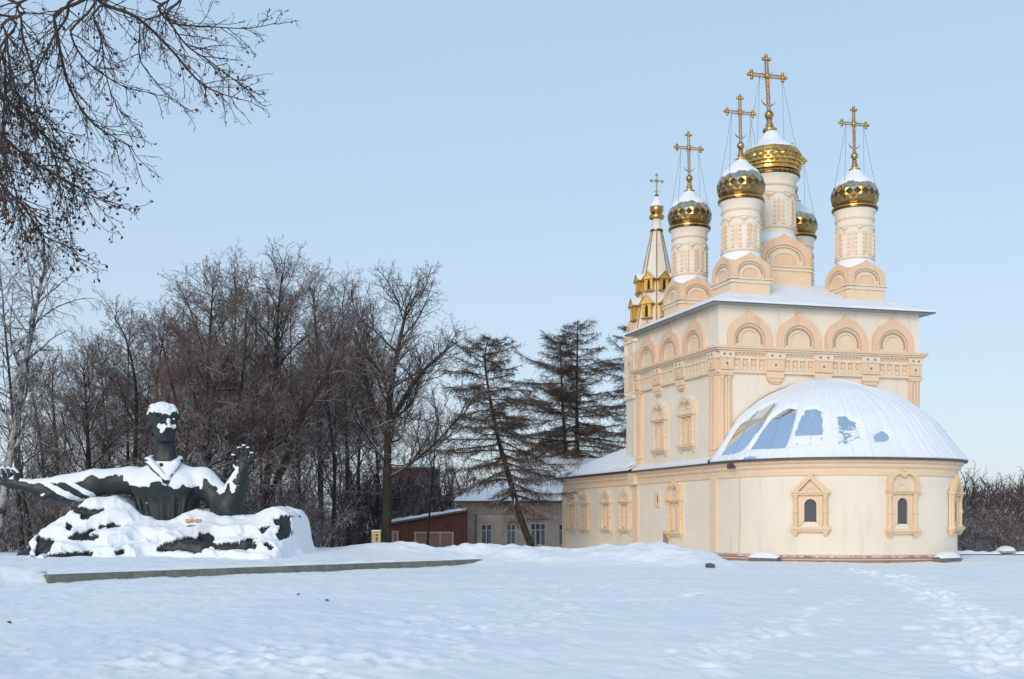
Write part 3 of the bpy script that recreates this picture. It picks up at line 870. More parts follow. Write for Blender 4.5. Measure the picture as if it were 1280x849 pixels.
def kokoshnik_box(mb, f, hw, z0, zl, zt):
    """one side of the square base: panel, ledge, keel gable"""
    mb.box(f, -hw, hw, -.3, 0, z0, zl - .22, PEACHL)
    mb.box(f, -hw - .05, hw + .05, -.3, .06, zl - .22, zl - .14, CREAM2)
    mb.box(f, -hw - .02, hw + .02, -.3, .03, zl - .14, zl - .06, CREAM2)
    mb.box(f, -hw - .09, hw + .09, -.3, .10, zl - .06, zl, CREAM2)
    H = zt - zl; w = hw * 2
    o = lambda s, tip: sh(arc_outline(w * s, H * .30 * s, H * .86 * s, tip=tip), 0, zl)
    mb.band(f, o(.995, H * .14), o(.74, .02), -.28, .04, PEACH)
    mb.prism(f, o(.74, .02), -.28, -.04, CREAM2)
    mb.band(f, o(.70, .01), o(.66, .01), -.1, .02, CREAM2)
    n = 16
    for i in range(n):
        th = math.pi * (i + .5) / n; x = w * .30 * math.cos(th); z = zl + H * .20 + H * .36 * math.sin(th)
        mb.box(f, x - .028, x + .028, -.1, .005, z - .028, z + .028, BEAD)
    mb.band(f, o(.53, 0), o(.45, 0), -.1, .03, CREAM2)
    mb.prism(f, o(.45, 0), -.1, -.015, PEACH)

def drum(s, t, z0, zl, zk, zd, zc, r, hw, name, nb=8, ph0=0.0, big=False):
    c = XY(s, t)
    mb = MB()
    for dx, R, N in ((0, U, NE_), (1, (-V_[0], -V_[1]), NS_), (2, (-U[0], -U[1]), (-NE_[0], -NE_[1])), (3, V_, (-NS_[0], -NS_[1]))):
        kokoshnik_box(mb, FR((c[0] + N[0] * hw, c[1] + N[1] * hw), R, N), hw, z0, zl, zk)
    base = mb.build('drum_base', church, 40)
    mb = MB()                                               # snowy filling between gables and drum
    mb.lathe(c, [(hw * .90, zl + .02), (hw * .90, zl + .30), (r * 1.08, zk - .12), (r * 1.0, zk + .12)], 32, SNOWM)
    mb.build('snow', base, 60)
    mb = MB()
    h = zc - zd
    mb.lathe(c, [(r, zl), (r, zd), (r * 1.06, zd + .02), (r * 1.06, zd + .09), (r, zd + .11), (r, zc - h * .34), (r * 1.045, zc - h * .33), (r * 1.045, zc - h * .30), (r * 1.0, zc - h * .285),
                 (r * 1.0, zc - h * .22), (r * 1.05, zc - h * .20), (r * 1.05, zc - h * .17), (r * 1.02, zc - h * .15), (r * 1.06, zc - h * .06), (r * 1.16, zc)], 48, CREAM)
    mb.lathe(c, [(r * 1.055, zd + .013), (r * 1.085, zd + .03), (r * 1.085, zd + .075), (r * 1.05, zd + .097)], 48, PEACHL)
    mb.lathe(c, [(r * 1.045, zc - h * .207), (r * 1.07, zc - h * .195), (r * 1.07, zc - h * .172), (r * 1.045, zc - h * .165)], 48, PEACHL)
    wz0 = zd + .26; wz1 = zc - h * .46
    for k in range(nb):
        a = ph0 + 2 * math.pi * k / nb
        N = (math.cos(a), math.sin(a)); R = (-N[1], N[0])
        f = FR((c[0] + N[0] * r * .985, c[1] + N[1] * r * .985), R, N)
        b = math.pi * r / nb                                 # half bay
        ztop = zc - h * .30
        # small arcs of the arcature
        O = sh(arc_outline(b * 2.0, 0, .20, n=8), 0, ztop - .26); I = sh(arc_outline(b * 1.66, 0, .14, n=8), 0, ztop - .26)
        mb.band(f, O, I, -.03, .05, CREAM2)
        for sg in (-1, 1):
            g = FR((c[0] + math.cos(a + sg * math.pi / nb) * r * .985, c[1] + math.sin(a + sg * math.pi / nb) * r * .985), R, N)
            if sg > 0: mb.box(g, -.035, .035, -.04, .05, ztop - .44, ztop - .20, PEACHL)
        # window strip with beaded colonnettes
        ww = .085 if not big else .10
        mb.prism(f, sh(arc_outline(ww * 1.5, wz1 - wz0 - .05, wz1 - wz0, n=6), 0, wz0), -.02, .022, PEACHL if k % 2 else PEACH)
        for sg in (-1, 1):
            x = sg * ww * 1.9
            nb_ = 5
            mb.box(f, x - .03, x + .03, -.03, .045, wz0 - .02, wz1, CREAM2)
            for q in range(nb_):
                zz = wz0 + (wz1 - wz0) * (q + .3) / nb_
                mb.box(f, x - .055, x + .055, -.03, .07, zz, zz + .045, CREAM2)
            mb.box(f, x - .07, x + .07, -.03, .075, wz0 - .07, wz0 - .02, PEACHL)
    d = mb.build(name, church, 35)
    return c, d

def small_tower(s, t, ph0, seed, dz=0.0):
    c, d = drum(s, t, 11.15 + dz, 12.27 + dz, 13.42 + dz, 13.50 + dz, 15.80 + dz, .83, .93, 'drum', 8, ph0)
    z = 15.80 + dz
    mb = MB()
    mb.lathe(c, [(.80, z - .02), (.985, z), (1.02, z + .03), (1.02, z + .06), (.99, z + .075)], 40, GOLDD)
    mb.lathe(c, [(1.0, z + .07), (1.035, z + .09), (1.03, z + .15), (.96, z + .22), (.84, z + .25)], 40, GOLD); mb.build('dome_collar', d, 40)
    prof = [(.86, z + .20), (.99, z + .38), (1.055, z + .60), (1.06, z + .78), (1.01, z + .98), (.90, z + 1.17), (.73, z + 1.36), (.52, z + 1.55), (.33, z + 1.72), (.20, z + 1.88), (.14, z + 2.0)]
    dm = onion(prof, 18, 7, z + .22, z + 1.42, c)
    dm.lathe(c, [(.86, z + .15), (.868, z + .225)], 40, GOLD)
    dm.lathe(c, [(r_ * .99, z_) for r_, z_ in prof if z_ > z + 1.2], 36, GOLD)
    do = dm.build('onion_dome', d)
    snow_cap(c, prof, z + 1.16, .12, seed).build('snow', do, 60)
    mb, zc = cross_mesh(c, z + 2.72, z + 4.80, 1.24, 1.0)
    finial(mb, c, z + 1.90, z + 2.80, .17); lean(mb, z + 1.9, .02 if seed != 41 else .07)
    mb.build('cross', d, 50)
    wires(c, zc, 1.24, z + 1.15, .92, d)

def lean(mb, zb, k):
    mb.v = [(x - U[0] * k * (z - zb), y - U[1] * k * (z - zb), z) for x, y, z in mb.v]

def wires(c, zc, bar, zlow, r, d):
    mb = MB(); f = FR(c, U, NE_)
    for sg in (-1, 1):
        for q in (-1, 1):
            A = Vector(f.pt(sg * bar * .36, 0, zc)); B = Vector(f.pt(sg * r * .86, q * r * .5, zlow))
            pts = [A.lerp(B, i / 8) - Vector((0, 0, .10 * math.sin(math.pi * i / 8))) for i in range(9)]
            mb.tube(pts, .009, 3, WIRE)
            for i in (2, 4, 6): mb.ball(tuple(pts[i]), .02, WIRE, 5)
    mb.build('chain', d)

small_tower(1.97, 1.69, .35, 11)
small_tower(7.68, 1.69, .35, 23)
small_tower(1.97, 6.72, .35, 37)
small_tower(7.72, 6.72, .35, 41, -.1)

# the big middle drum with its tiered dome
c, d = drum(4.9, 4.2, 11.9, 13.42, 14.95, 15.25, 17.78, 1.12, 1.34, 'drum', 8, .1, True)
z = 17.78
mb = MB(); mb.lathe(c, [(1.1, z - .02), (1.30, z), (1.34, z + .04), (1.34, z + .08), (1.29, z + .10)], 48, GOLDD)
mb.lathe(c, [(1.29, z + .095), (1.35, z + .12), (1.34, z + .18), (1.24, z + .27), (1.1, z + .31)], 48, GOLD)
for k in range(36):
    a = 2 * math.pi * k / 36; mb.ball((c[0] + 1.34 * math.cos(a), c[1] + 1.34 * math.sin(a), z + .085), .035, GOLD, 6)
mb.build('dome_collar', d, 40)
tiers = [(1.16, .26), (1.29, .44), (1.37, .62), (1.41, .80), (1.40, .98), (1.33, 1.15), (1.20, 1.31), (1.03, 1.45), (.84, 1.58), (.66, 1.71), (.50, 1.85), (.36, 2.02), (.24, 2.2), (.16, 2.38)]
mb = MB()
prof = [(1.05, z + .15), (1.13, z + .26)]
for (r0, h0), (r1, h1) in zip(tiers, tiers[1:]):
    prof += [(max(r0, r1) + .045, z + h0 + .01), (max(r0, r1) + .05, z + h0 + .03), (max(r0, r1) - .005, z + h0 + .045), (r1 if r1 > r0 else r0 * .6 + r1 * .4, z + h1 - .005)]
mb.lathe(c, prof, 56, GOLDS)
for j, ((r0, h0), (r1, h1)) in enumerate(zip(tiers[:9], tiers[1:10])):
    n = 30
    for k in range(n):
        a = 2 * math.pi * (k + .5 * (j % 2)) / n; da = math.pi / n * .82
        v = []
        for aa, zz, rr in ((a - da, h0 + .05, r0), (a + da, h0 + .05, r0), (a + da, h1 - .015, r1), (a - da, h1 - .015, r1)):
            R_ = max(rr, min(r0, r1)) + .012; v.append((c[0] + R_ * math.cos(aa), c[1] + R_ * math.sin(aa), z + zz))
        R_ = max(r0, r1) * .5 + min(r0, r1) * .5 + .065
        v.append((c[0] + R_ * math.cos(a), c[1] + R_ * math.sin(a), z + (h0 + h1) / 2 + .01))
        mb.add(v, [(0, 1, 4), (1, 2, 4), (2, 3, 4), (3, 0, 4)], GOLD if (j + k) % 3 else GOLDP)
do = mb.build('tiered_dome', d)
cap = [(r + .02, z + h) for r, h in tiers if h > 1.0]
snow_cap(c, cap, z + 1.28, .06, 53, .06).build('snow', do, 60)
mb, zc = cross_mesh(c, z + 3.28, z + 5.86, 1.62, 1.32)
finial(mb, c, z + 2.34, z + 3.34, .22); lean(mb, z + 1.2, .055); mb.build('cross', d, 50)
wires(c, zc, 1.62, z + 1.3, 1.2, d)

# ------------------------------------------------------------------ tent-roofed bell tower at the west end
bc = XY(2.62, 11.9)
oct_a = [math.pi / 8 + math.atan2(U[1], U[0]) + k * math.pi / 4 for k in range(8)]
mb = MB()
def octring(r, z): return [(bc[0] + r * math.cos(a), bc[1] + r * math.sin(a), z) for a in oct_a]
def octshell(mb, prof, m):
    vs = []
    for r, z in prof: vs += octring(r, z)
    n = len(prof)
    mb.add(vs, [(j * 8 + i, j * 8 + (i + 1) % 8, (j + 1) * 8 + (i + 1) % 8, (j + 1) * 8 + i) for j in range(n - 1) for i in range(8)], m)
octshell(mb, [(1.62, 3.0), (1.62, 8.0), (1.75, 8.05), (1.75, 8.25), (1.62, 8.3), (1.62, 11.0), (1.72, 11.05), (1.72, 11.2), (1.6, 11.25), (1.58, 11.7)], CREAM)
bt = mb.build('bell_tower', church)
for k in range(8):
    mb = MB()
    a = oct_a[k]; p = (bc[0] + 1.6 * math.cos(a), bc[1] + 1.6 * math.sin(a))
    mb.lathe(p, [(.13, 8.3), (.13, 9.2), (.18, 9.25), (.18, 9.4), (.13, 9.45), (.13, 10.3), (.2, 10.4), (.2, 10.6), (.14, 10.7), (.14, 11.0)], 10, CREAM2)
    mb.build('column', bt, 40)
for k in range(8):                                          # bays between, and gables round the foot of the tent
    mb = MB()
    a = oct_a[k] + math.pi / 8; N = (math.cos(a), math.sin(a)); R = (-N[1], N[0]); ap = 1.62 * math.cos(math.pi / 8)
    f = FR((bc[0] + N[0] * ap, bc[1] + N[1] * ap), R, N)
    mb.band(f, sh(arc_outline(1.0, 1.2, 1.75), 0, 8.5), sh(arc_outline(.7, 1.1, 1.5), 0, 8.5), -.02, .08, CREAM2)
    mb.prism(f, sh(arc_outline(.7, 1.1, 1.5), 0, 8.5), -.02, .012, PEACHL)
    mb.build('blind_arch', bt); mb = MB()
    mb.band(f, [(-.66, 11.25), (0, 12.15), (.66, 11.25)], [(-.46, 11.25), (0, 11.88), (.46, 11.25)], -.25, .12, PEACH)
    mb.prism(f, [(-.46, 11.25), (.46, 11.25), (0, 11.88)], -.2, .0, PEACHL)
    mb.build('gable', bt)
TENT = mat('pale_tent_cladding', (.80, .74, .66), .6, 0, (.74, .68, .60), 2, .05, 9, snow=(.62, .35, 1.6))
mb = MB()
rt = lambda z_: np.interp(z_, [11.5, 17.15], [1.47, .26])
octshell(mb, [(1.47, 11.5), (.26, 17.15)], TENT)
tent = mb.build('tent_roof', bt)
mb = MB()
for k in range(8):
    a = oct_a[k]
    mb.tube([(bc[0] + r * math.cos(a), bc[1] + r * math.sin(a), z_) for r, z_ in ((1.48, 11.5), (.27, 17.15))], .032, 6, GOLD)
mb.build('rib', tent, 60)
def dormer(k, zb, hgt):
    a = oct_a[k] + math.pi / 8; N = (math.cos(a), math.sin(a)); R = (-N[1], N[0])
    ap = rt(zb) * math.cos(math.pi / 8)
    f = FR((bc[0] + N[0] * ap, bc[1] + N[1] * ap), R, N); mb = MB(); w = .215 * (1 if zb < 13 else .88); dd = .16
    n = 8
    O = [(-w, zb)] + [(-w + 2 * w * i / n, zb + hgt * .62 + (0 if i not in (3, 4, 5) else [.08, .14, .08][i - 3])) for i in range(n + 1)] + [(w, zb)]
    I = sh(arc_outline(w * .8, hgt * .34, hgt * .52, n=n), 0, zb + .07)
    mb.band(f, O, I, -.45, dd, DORM)
    for sg in (-1, 1): mb.box(f, sg * w - .045, sg * w + .045, -.3, dd + .05, zb, zb + hgt * .62, DORM)
    mb.box(f, -w - .10, w + .10, -.2, dd + .08, zb - .06, zb, DORMR)
    zt = zb + hgt * .62
    mb.prism(f, [(-w - .12, zt), (w + .12, zt), (w + .12, zt + .04), (0, zb + hgt), (-w - .12, zt + .04)], -.5, dd + .10, DORM, DORMR)
    mb.prism(f, [(-w - .16, zt - .02), (-w - .16, zt + .04), (0, zb + hgt + .07), (w + .16, zt + .04), (w + .16, zt - .02), (0, zb + hgt - .0)], -.5, dd + .135, DORMR)
    o = mb.build('dormer', bt)
    p = MB(); p.prism(f, sh(arc_outline(w * .82, hgt * .34, hgt * .52, n=n), 0, zb + .07), -.06, .0 + dd - .05, DARK); p.build('opening', o)
for k in range(8):
    dormer(k, 12.30, 1.12); dormer(k, 13.78, .92)
mb = MB()
mb.lathe(bc, [(.27, 17.1), (.33, 17.14), (.33, 17.2), (.25, 17.24), (.24, 17.75), (.30, 17.8)], 20, TENT)
mb.lathe(bc, [(.26, 17.08), (.35, 17.1), (.35, 17.17), (.26, 17.19)], 20, GOLDD)
mb.lathe(bc, [(.25, 17.72), (.40, 17.78), (.42, 17.86), (.40, 17.93), (.28, 17.96)], 20, GOLD)
mb.lathe(bc, [(.24, 17.95), (.31, 18.05), (.37, 18.22), (.36, 18.38), (.28, 18.52), (.2, 18.64)], 20, GOLD)
cu = mb.build('cupola', bt, 40)
mb = MB(); mb.lathe(bc, [(.37, 18.40), (.30, 18.54), (.22, 18.68), (.12, 18.84), (.06, 19.0)], 20, SNOWM); mb.build('snow', cu, 60)
mb, zc = cross_mesh(bc, 19.1, 20.18, .62, .55)
mb.ball((bc[0], bc[1], 19.02), .10, GOLDD, 10); mb.build('cross', bt, 50)

# ------------------------------------------------------------------ stone blocks under snow at the foot of the apse
def block(deg, w, lab):
    f = AF(deg); p = f.pt(0, .45, 0)
    t = thing('stone_block', lab, 'stone block', (p[0], p[1], 0), 'stone blocks at the apse foot')
    mb = MB(); gr = mat('grey_stone', (.24, .20, .17), .9, 0, (.16, .14, .12), 6, .3, 12)
    mb.box(f, -w, w, .21, .62, -.3, .13, gr); mb.build('stone', t)
    mb = MB(); n = 24
    P = np.zeros((n, 9, 3))
    for i in range(n):
        q = -1 + 2 * i / (n - 1)
        for j in range(9):
            k = j / 8 * math.pi; e = (1 - abs(q) ** 2.4) ** .6 if abs(q) < 1 else 0
            hgt = (.04 + .22 * e) * math.sin(k) ** .7 if 0 < j < 8 else 0
            P[i, j] = f.pt(q * w * 1.06, .42 - .26 * math.cos(k) * (.6 + .4 * e), .132 + hgt)
    mb.grid(P, SNOWM); mb.build('snow_cap', t, 70)
block(33.0, .62, 'low stone block under a snow mound left of the gabled apse window')
block(110, .60, 'low stone block under a snow mound right of the scalloped apse window')
# ------------------------------------------------------------------ the monument
def marching(Fv, org, h):
    """surface nets on a signed-distance grid -> verts, quads"""
    nx, ny, nz = Fv.shape
    cx, cy, cz = nx - 1, ny - 1, nz - 1
    acc = np.zeros((cx, cy, cz, 3), np.float32); cnt = np.zeros((cx, cy, cz), np.float32)
    cor = [(i, j, k) for i in (0, 1) for j in (0, 1) for k in (0, 1)]
    g = lambda c: Fv[c[0]:c[0] + cx, c[1]:c[1] + cy, c[2]:c[2] + cz]
    for a in cor:
        for ax in range(3):
            if a[ax] == 1: continue
            b = list(a); b[ax] = 1; b = tuple(b)
            f0, f1 = g(a), g(b)
            s = (f0 < 0) != (f1 < 0)
            t = np.where(s, f0 / np.where(np.abs(f0 - f1) < 1e-9, 1, f0 - f1), 0)
            for q in range(3):
                acc[..., q] += np.where(s, a[q] + (t if q == ax else 0), 0)
            cnt += s
    act = cnt > 0
    idx = -np.ones(act.shape, int); idx[act] = np.arange(act.sum())
    ijk = np.argwhere(act)
    V = (ijk + acc[act] / cnt[act][:, None]) * h + np.array(org)
    Q = []
    for ax in range(3):
        sl = [slice(1, -1)] * 3; sl[ax] = slice(0, -1)
        sl2 = list(sl); sl2[ax] = slice(1, None)
        f0, f1 = Fv[tuple(sl)], Fv[tuple(sl2)]
        s = (f0 < 0) != (f1 < 0)
        P = np.argwhere(s)
        off = [1, 1, 1]; off[ax] = 0
        P = P + np.array(off)
        u, v = [(1, 2), (2, 0), (0, 1)][ax]
        eu = np.zeros(3, int); eu[u] = 1; ev = np.zeros(3, int); ev[v] = 1
        I = lambda q: idx[q[:, 0], q[:, 1], q[:, 2]]
        q = np.stack([I(P - eu - ev), I(P - ev), I(P), I(P - eu)], 1)
        neg = f0[s] < 0
        q[~neg] = q[~neg][:, ::-1]
        Q.append(q)
    Q = np.concatenate(Q); Q = Q[(Q >= 0).all(1)]
    return V, Q

class Field:
    def __init__(s, lo, hi, h):
        s.h = h; s.lo = np.array(lo, float); n = np.ceil((np.array(hi) - lo) / h).astype(int) + 1
        s.ax = [s.lo[i] + h * np.arange(n[i]) for i in range(3)]
        s.F = np.full(n, 9.0, np.float32)
    def sub(s, lo, hi):
        sl = []
        for i in range(3):
            a = int(np.clip(np.floor((lo[i] - s.lo[i]) / s.h), 0, len(s.ax[i]) - 1)); b = int(np.clip(np.ceil((hi[i] - s.lo[i]) / s.h) + 1, 1, len(s.ax[i])))
            sl.append(slice(a, max(b, a + 1)))
        X, Y, Z = np.meshgrid(*[s.ax[i][sl[i]] for i in range(3)], indexing='ij')
        return tuple(sl), X, Y, Z
    def put(s, sl, d, k, cut=False):
        f = s.F[sl]
        if cut:
            d = -d
            hh = np.clip(.5 - .5 * (f - d) / k, 0, 1); s.F[sl] = f * (1 - hh) + d * hh + k * hh * (1 - hh)
        else:
            hh = np.clip(.5 + .5 * (f - d) / k, 0, 1); s.F[sl] = f * (1 - hh) + d * hh - k * hh * (1 - hh)
    def cone(s, a, b, r0, r1, k=.1, cut=False, sq=None):
        a = np.array(a, float); b = np.array(b, float); m = max(r0, r1) + k * 2 + .1
        sl, X, Y, Z = s.sub(np.minimum(a, b) - m, np.maximum(a, b) + m)
        d = b - a; q = np.clip(((X - a[0]) * d[0] + (Y - a[1]) * d[1] + (Z - a[2]) * d[2]) / (d @ d + 1e-9), 0, 1)
        D = np.sqrt((X - a[0] - q * d[0]) ** 2 + (Y - a[1] - q * d[1]) ** 2 + (Z - a[2] - q * d[2]) ** 2) - (r0 + (r1 - r0) * q)
        s.put(sl, D, k, cut)
    def ell(s, c, r, k=.1, rot=0.0, cut=False):
        c = np.array(c, float); r = np.array(r, float); m = r.max() + 2 * k + .1
        sl, X, Y, Z = s.sub(c - m, c + m)
        x, y, z = X - c[0], Y - c[1], Z - c[2]
        co, si = math.cos(rot), math.sin(rot)
        x, y = co * x + si * y, -si * x + co * y
        k0 = np.sqrt((x / r[0]) ** 2 + (y / r[1]) ** 2 + (z / r[2]) ** 2); k1 = np.sqrt((x / r[0] ** 2) ** 2 + (y / r[1] ** 2) ** 2 + (z / r[2] ** 2) ** 2)
        s.put(sl, k0 * (k0 - 1) / (k1 + 1e-9), k, cut)

BRONZE = mat('dark_bronze', (.018, .024, .027), .46, .2, (.034, .044, .045), 2.2, .25, 10, attr='snow', spec=.4)
MX, MY, MK = wx(203, 42.0), 42.0, 42.0 / 38.0
MX0 = wx(203, 38)
def mon_place(V): return (V - np.array((0, 0, EYE))) * MK + np.array((MX, MY, EYE))
mon = thing('statue', 'dark bronze half-figure of a man with arms spread wide, capped with snow', 'statue', (MX, MY, 0))
def build_figure():
    f = Field((-6.0, -1.5, .6), (3.6, 1.35, 5.9), .036)
    # trunk
    f.ell((.10, .25, 2.45), (1.12, .66, 1.15), .2); f.ell((.08, .25, 1.5), (.95, .6, 1.2), .3)
    f.cone((-1.15, .25, 2.98), (1.28, .25, 2.98), .40, .40, .3)
    f.cone((.05, .2, 3.55), (.06, .22, 3.0), .42, .85, .25)
    f.ell((-.48, -.18, 2.80), (.55, .34, .38), .2); f.ell((.62, -.18, 2.80), (.52, .34, .38), .2)   # chest
    f.cone((.05, .20, 3.3), (.03, .14, 4.5), .37, .33, .12)
    f.cone((-.20, -.12, 3.35), (-.12, .05, 4.2), .10, .09, .12); f.cone((.3, -.15, 3.35), (.25, .02, 4.2), .10, .09, .12)
    # collar, open in front
    f.cone((-.42, .15, 3.70), (-.40, -.20, 3.62), .10, .10, .05); f.cone((-.40, -.20, 3.62), (.34, -.62, 2.98), .12, .08, .05)
    f.cone((-.40, .2, 3.72), (.50, .25, 3.70), .10, .10, .05); f.cone((.52, .2, 3.68), (.50, -.22, 3.52), .10, .10, .05)
    f.cone((.50, -.22, 3.52), (.36, -.58, 3.05), .11, .07, .05)
    f.cone((.05, -.30, 3.45), (.30, -.56, 3.10), .10, .03, .06, cut=True)
    # chest folds
    for x0, x1, z0, z1 in ((-.9, -.5, 2.95, 1.6), (-.55, -.25, 2.5, 1.4), (.95, .7, 2.9, 1.5), (.5, .45, 2.4, 1.3), (.1, .12, 2.7, 1.3)):
        f.cone((x0, -.40 if abs(x0) < .8 else -.25, z0), (x1, -.36, z1), .05, .07, .1)
    # the figure's right arm, stretched out in a full sleeve
    f.cone((-1.15, .25, 2.98), (-2.3, .02, 2.90), .44, .40, .15)
    f.cone((-2.3, .02, 2.90), (-3.3, -.12, 2.66), .42, .46, .15); f.cone((-3.3, -.12, 2.66), (-4.1, -.2, 2.70), .44, .30, .12)
    f.cone((-4.0, -.2, 2.70), (-4.75, -.26, 2.84), .25, .17, .08)
    for a, b in (((-1.7, -.15, 3.15), (-2.6, -.35, 2.5)), ((-2.3, -.2, 3.1), (-3.2, -.48, 2.35)), ((-2.9, -.3, 2.95), (-3.8, -.5, 2.4))):
        f.cone(a, b, .05, .10, .12)
    f.ell((-4.98, -.28, 2.90), (.30, .13, .21), .06)
    def finger(pts, r0, r1):
        for i in range(len(pts) - 1):
            q0 = i / (len(pts) - 1); q1 = (i + 1) / (len(pts) - 1)
            f.cone(pts[i], pts[i + 1], r0 + (r1 - r0) * q0, r0 + (r1 - r0) * q1, .025)
    finger([(-4.80, -.30, 2.98), (-4.78, -.38, 3.17), (-4.88, -.40, 3.33)], .085, .06)
    finger([(-5.02, -.28, 3.02), (-5.02, -.33, 3.20), (-5.07, -.36, 3.36)], .072, .052)
    finger([(-5.14, -.28, 3.00), (-5.22, -.34, 3.20), (-5.26, -.38, 3.36)], .072, .052)
    finger([(-5.22, -.28, 2.95), (-5.40, -.32, 3.10), (-5.50, -.36, 3.26)], .072, .05)
    finger([(-5.24, -.28, 2.86), (-5.45, -.31, 2.93), (-5.62, -.34, 3.04)], .066, .046)
    # the figure's left arm, bent at the elbow with the hand raised
    f.cone((1.28, .25, 2.95), (2.25, -.10, 2.05), .44, .44, .15); f.cone((2.25, -.10, 2.05), (2.62, -.30, 2.75), .46, .34, .15)
    f.cone((2.62, -.30, 2.75), (2.74, -.34, 3.05), .33, .28, .08)
    f.cone((2.72, -.34, 2.9), (2.80, -.38, 3.32), .20, .17, .06)
    f.ell((2.83, -.39, 3.46), (.22, .13, .26), .06)
    finger([(2.68, -.40, 3.42), (2.55, -.46, 3.58), (2.52, -.48, 3.78)], .082, .058)
    finger([(2.70, -.39, 3.62), (2.68, -.42, 3.85), (2.72, -.50, 4.02)], .072, .052)
    finger([(2.81, -.39, 3.66), (2.84, -.42, 3.92), (2.88, -.50, 4.10)], .072, .052)
    finger([(2.91, -.39, 3.64), (2.98, -.42, 3.88), (3.02, -.50, 4.03)], .072, .05)
    finger([(2.98, -.38, 3.54), (3.10, -.42, 3.72), (3.14, -.48, 3.86)], .066, .046)
    for a, b in (((1.6, -.15, 3.0), (1.8, -.3, 1.9)), ((2.0, -.3, 2.5), (2.4, -.5, 1.9)), ((2.5, -.5, 2.2), (2.72, -.6, 2.7))):
        f.cone(a, b, .05, .09, .12)
    # head, turned a little to the viewer's right
    yaw = rad(32); c = np.array((.0, .06, 4.92)); sd = np.array((math.cos(yaw), math.sin(yaw), 0)); fd = np.array((math.sin(yaw), -math.cos(yaw), 0)); up = np.array((0, 0, 1.))
    H = lambda s_, q, z_: tuple(c + sd * s_ + fd * (q + .06) + up * z_)
    f.ell(H(0, -.06, .10), (.455, .56, .48), .05, yaw)                 # skull
    f.ell(H(0, .14, -.20), (.37, .40, .46), .10, yaw)                  # face
    f.ell(H(0, .24, -.44), (.29, .28, .22), .10, yaw)                  # jaw
    f.ell(H(0, .43, -.57), (.13, .10, .09), .06, yaw)                  # chin
    f.cone(H(-.24, .43, .10), H(.24, .43, .10), .075, .075, .06)       # brow
    for sg in (-1, 1):
        f.ell(H(sg * .27, .36, -.14), (.13, .13, .12), .08, yaw)       # cheek
        f.ell(H(sg * .175, .56, -.005), (.115, .11, .07), .05, yaw, cut=True)
        f.ell(H(sg * .175, .425, -.01), (.085, .08, .055), .02, yaw)   # eye
        f.cone(H(sg * .09, .50, .045), H(sg * .27, .42, .035), .028, .022, .02)
        f.ell(H(sg * .455, -.06, -.06), (.06, .12, .17), .03, yaw)     # ear
    f.cone(H(0, .52, .05), H(0, .66, -.20), .055, .085, .05)           # nose
    for sg in (-1, 1): f.ell(H(sg * .07, .585, -.215), (.05, .06, .045), .03, yaw)
    f.cone(H(-.13, .50, -.355), H(.13, .50, -.355), .038, .038, .03); f.cone(H(-.11, .49, -.425), H(.11, .49, -.425), .044, .044, .03)
    f.cone(H(-.14, .57, -.39), H(.14, .57, -.39), .016, .016, .02, cut=True)
    # thick wavy hair
    f.ell(H(0, -.14, .19), (.45, .52, .52), .04, yaw)
    rng = np.random.RandomState(3)
    for i in range(46):
        a = rng.uniform(-2.6, 2.6); e = rng.uniform(.05, 1.2)
        s0 = .44 * math.sin(a) * math.cos(e * .7); q0 = -.14 + .50 * math.cos(a) * math.cos(e * .7); z0 = .20 + .42 * math.sin(e)
        if q0 > .30 and z0 < .30: continue
        f.cone(H(s0, q0, z0), H(s0 * 1.06 + rng.uniform(-.1, .1), q0 + .08, z0 - rng.uniform(.08, .2)), .06, .045, .03)
    for s0 in (-.30, -.16, -.02, .12, .26):
        f.cone(H(s0 + .04, .22, .42), H(s0 - .03, .42, .24), .10, .05, .04)
    V, Q = marching(f.F, f.lo, f.h)
    # normals
    tri = V[Q]; n = np.cross(tri[:, 2] - tri[:, 0], tri[:, 3] - tri[:, 1])
    N = np.zeros_like(V)
    for i in range(4): np.add.at(N, Q[:, i], n)
    N /= np.linalg.norm(N, axis=1, keepdims=True) + 1e-9
    x, y, z = V.T
    nz = N[:, 2] + .26 * fbm(x * 2.6, y * 2.6, z * 2.6, seed=7, octv=4)
    sn = sstep(.28, .54, nz)
    # wind-blown snow sticking to chest, cheeks and nose
    chest = sstep(2.62, 2.85, z + .14 * fbm(x * 3, y * 3, z * 3, seed=8)) * (np.abs(x - .1) < 1.35) * (z < 3.62) * sstep(-.22, .05, N[:, 2] + .22 * fbm(x * 3.5, y * 3.5, z * 3.5, seed=15, octv=3))
    hx = (V - c) @ sd; hq = (V - c) @ fd; hz = V[:, 2] - c[2]
    fn = fbm(x * 6, y * 6, z * 6, seed=9, octv=3)
    eyes = ((np.abs(hx) - .185) / .125) ** 2 + ((hz - .0) / .062) ** 2
    e2 = np.minimum.reduce([((hx + .20) / .15) ** 2 + ((hz + .135) / .105) ** 2, ((hx - .02) / .075) ** 2 + ((hz + .04) / .17) ** 2, ((hx - .20) / .10) ** 2 + ((hz + .12) / .085) ** 2, ((hx + .17) / .08) ** 2 + ((hz + .27) / .10) ** 2])
    tipd = np.minimum((hx / .10) ** 2 + ((hz + .23) / .065) ** 2, (hx / .17) ** 2 + ((hz + .38) / .12) ** 2)
    cheek = (hq > .22) * sstep(1.15, .85, e2 + .45 * fn) * (tipd > 1) * (eyes > 1)
    brow = (hq > .36) * (np.abs(hz - .12) < .03) * (fn > .15)
    neck = (z > 3.66) & (z < 4.4) & (np.hypot(x - .07, y - .1) < .42)
    chest = np.where(neck, 0, chest); sn = np.where(neck, 0, sn)
    head = (z > 4.25) & (np.abs(hx) < .7)
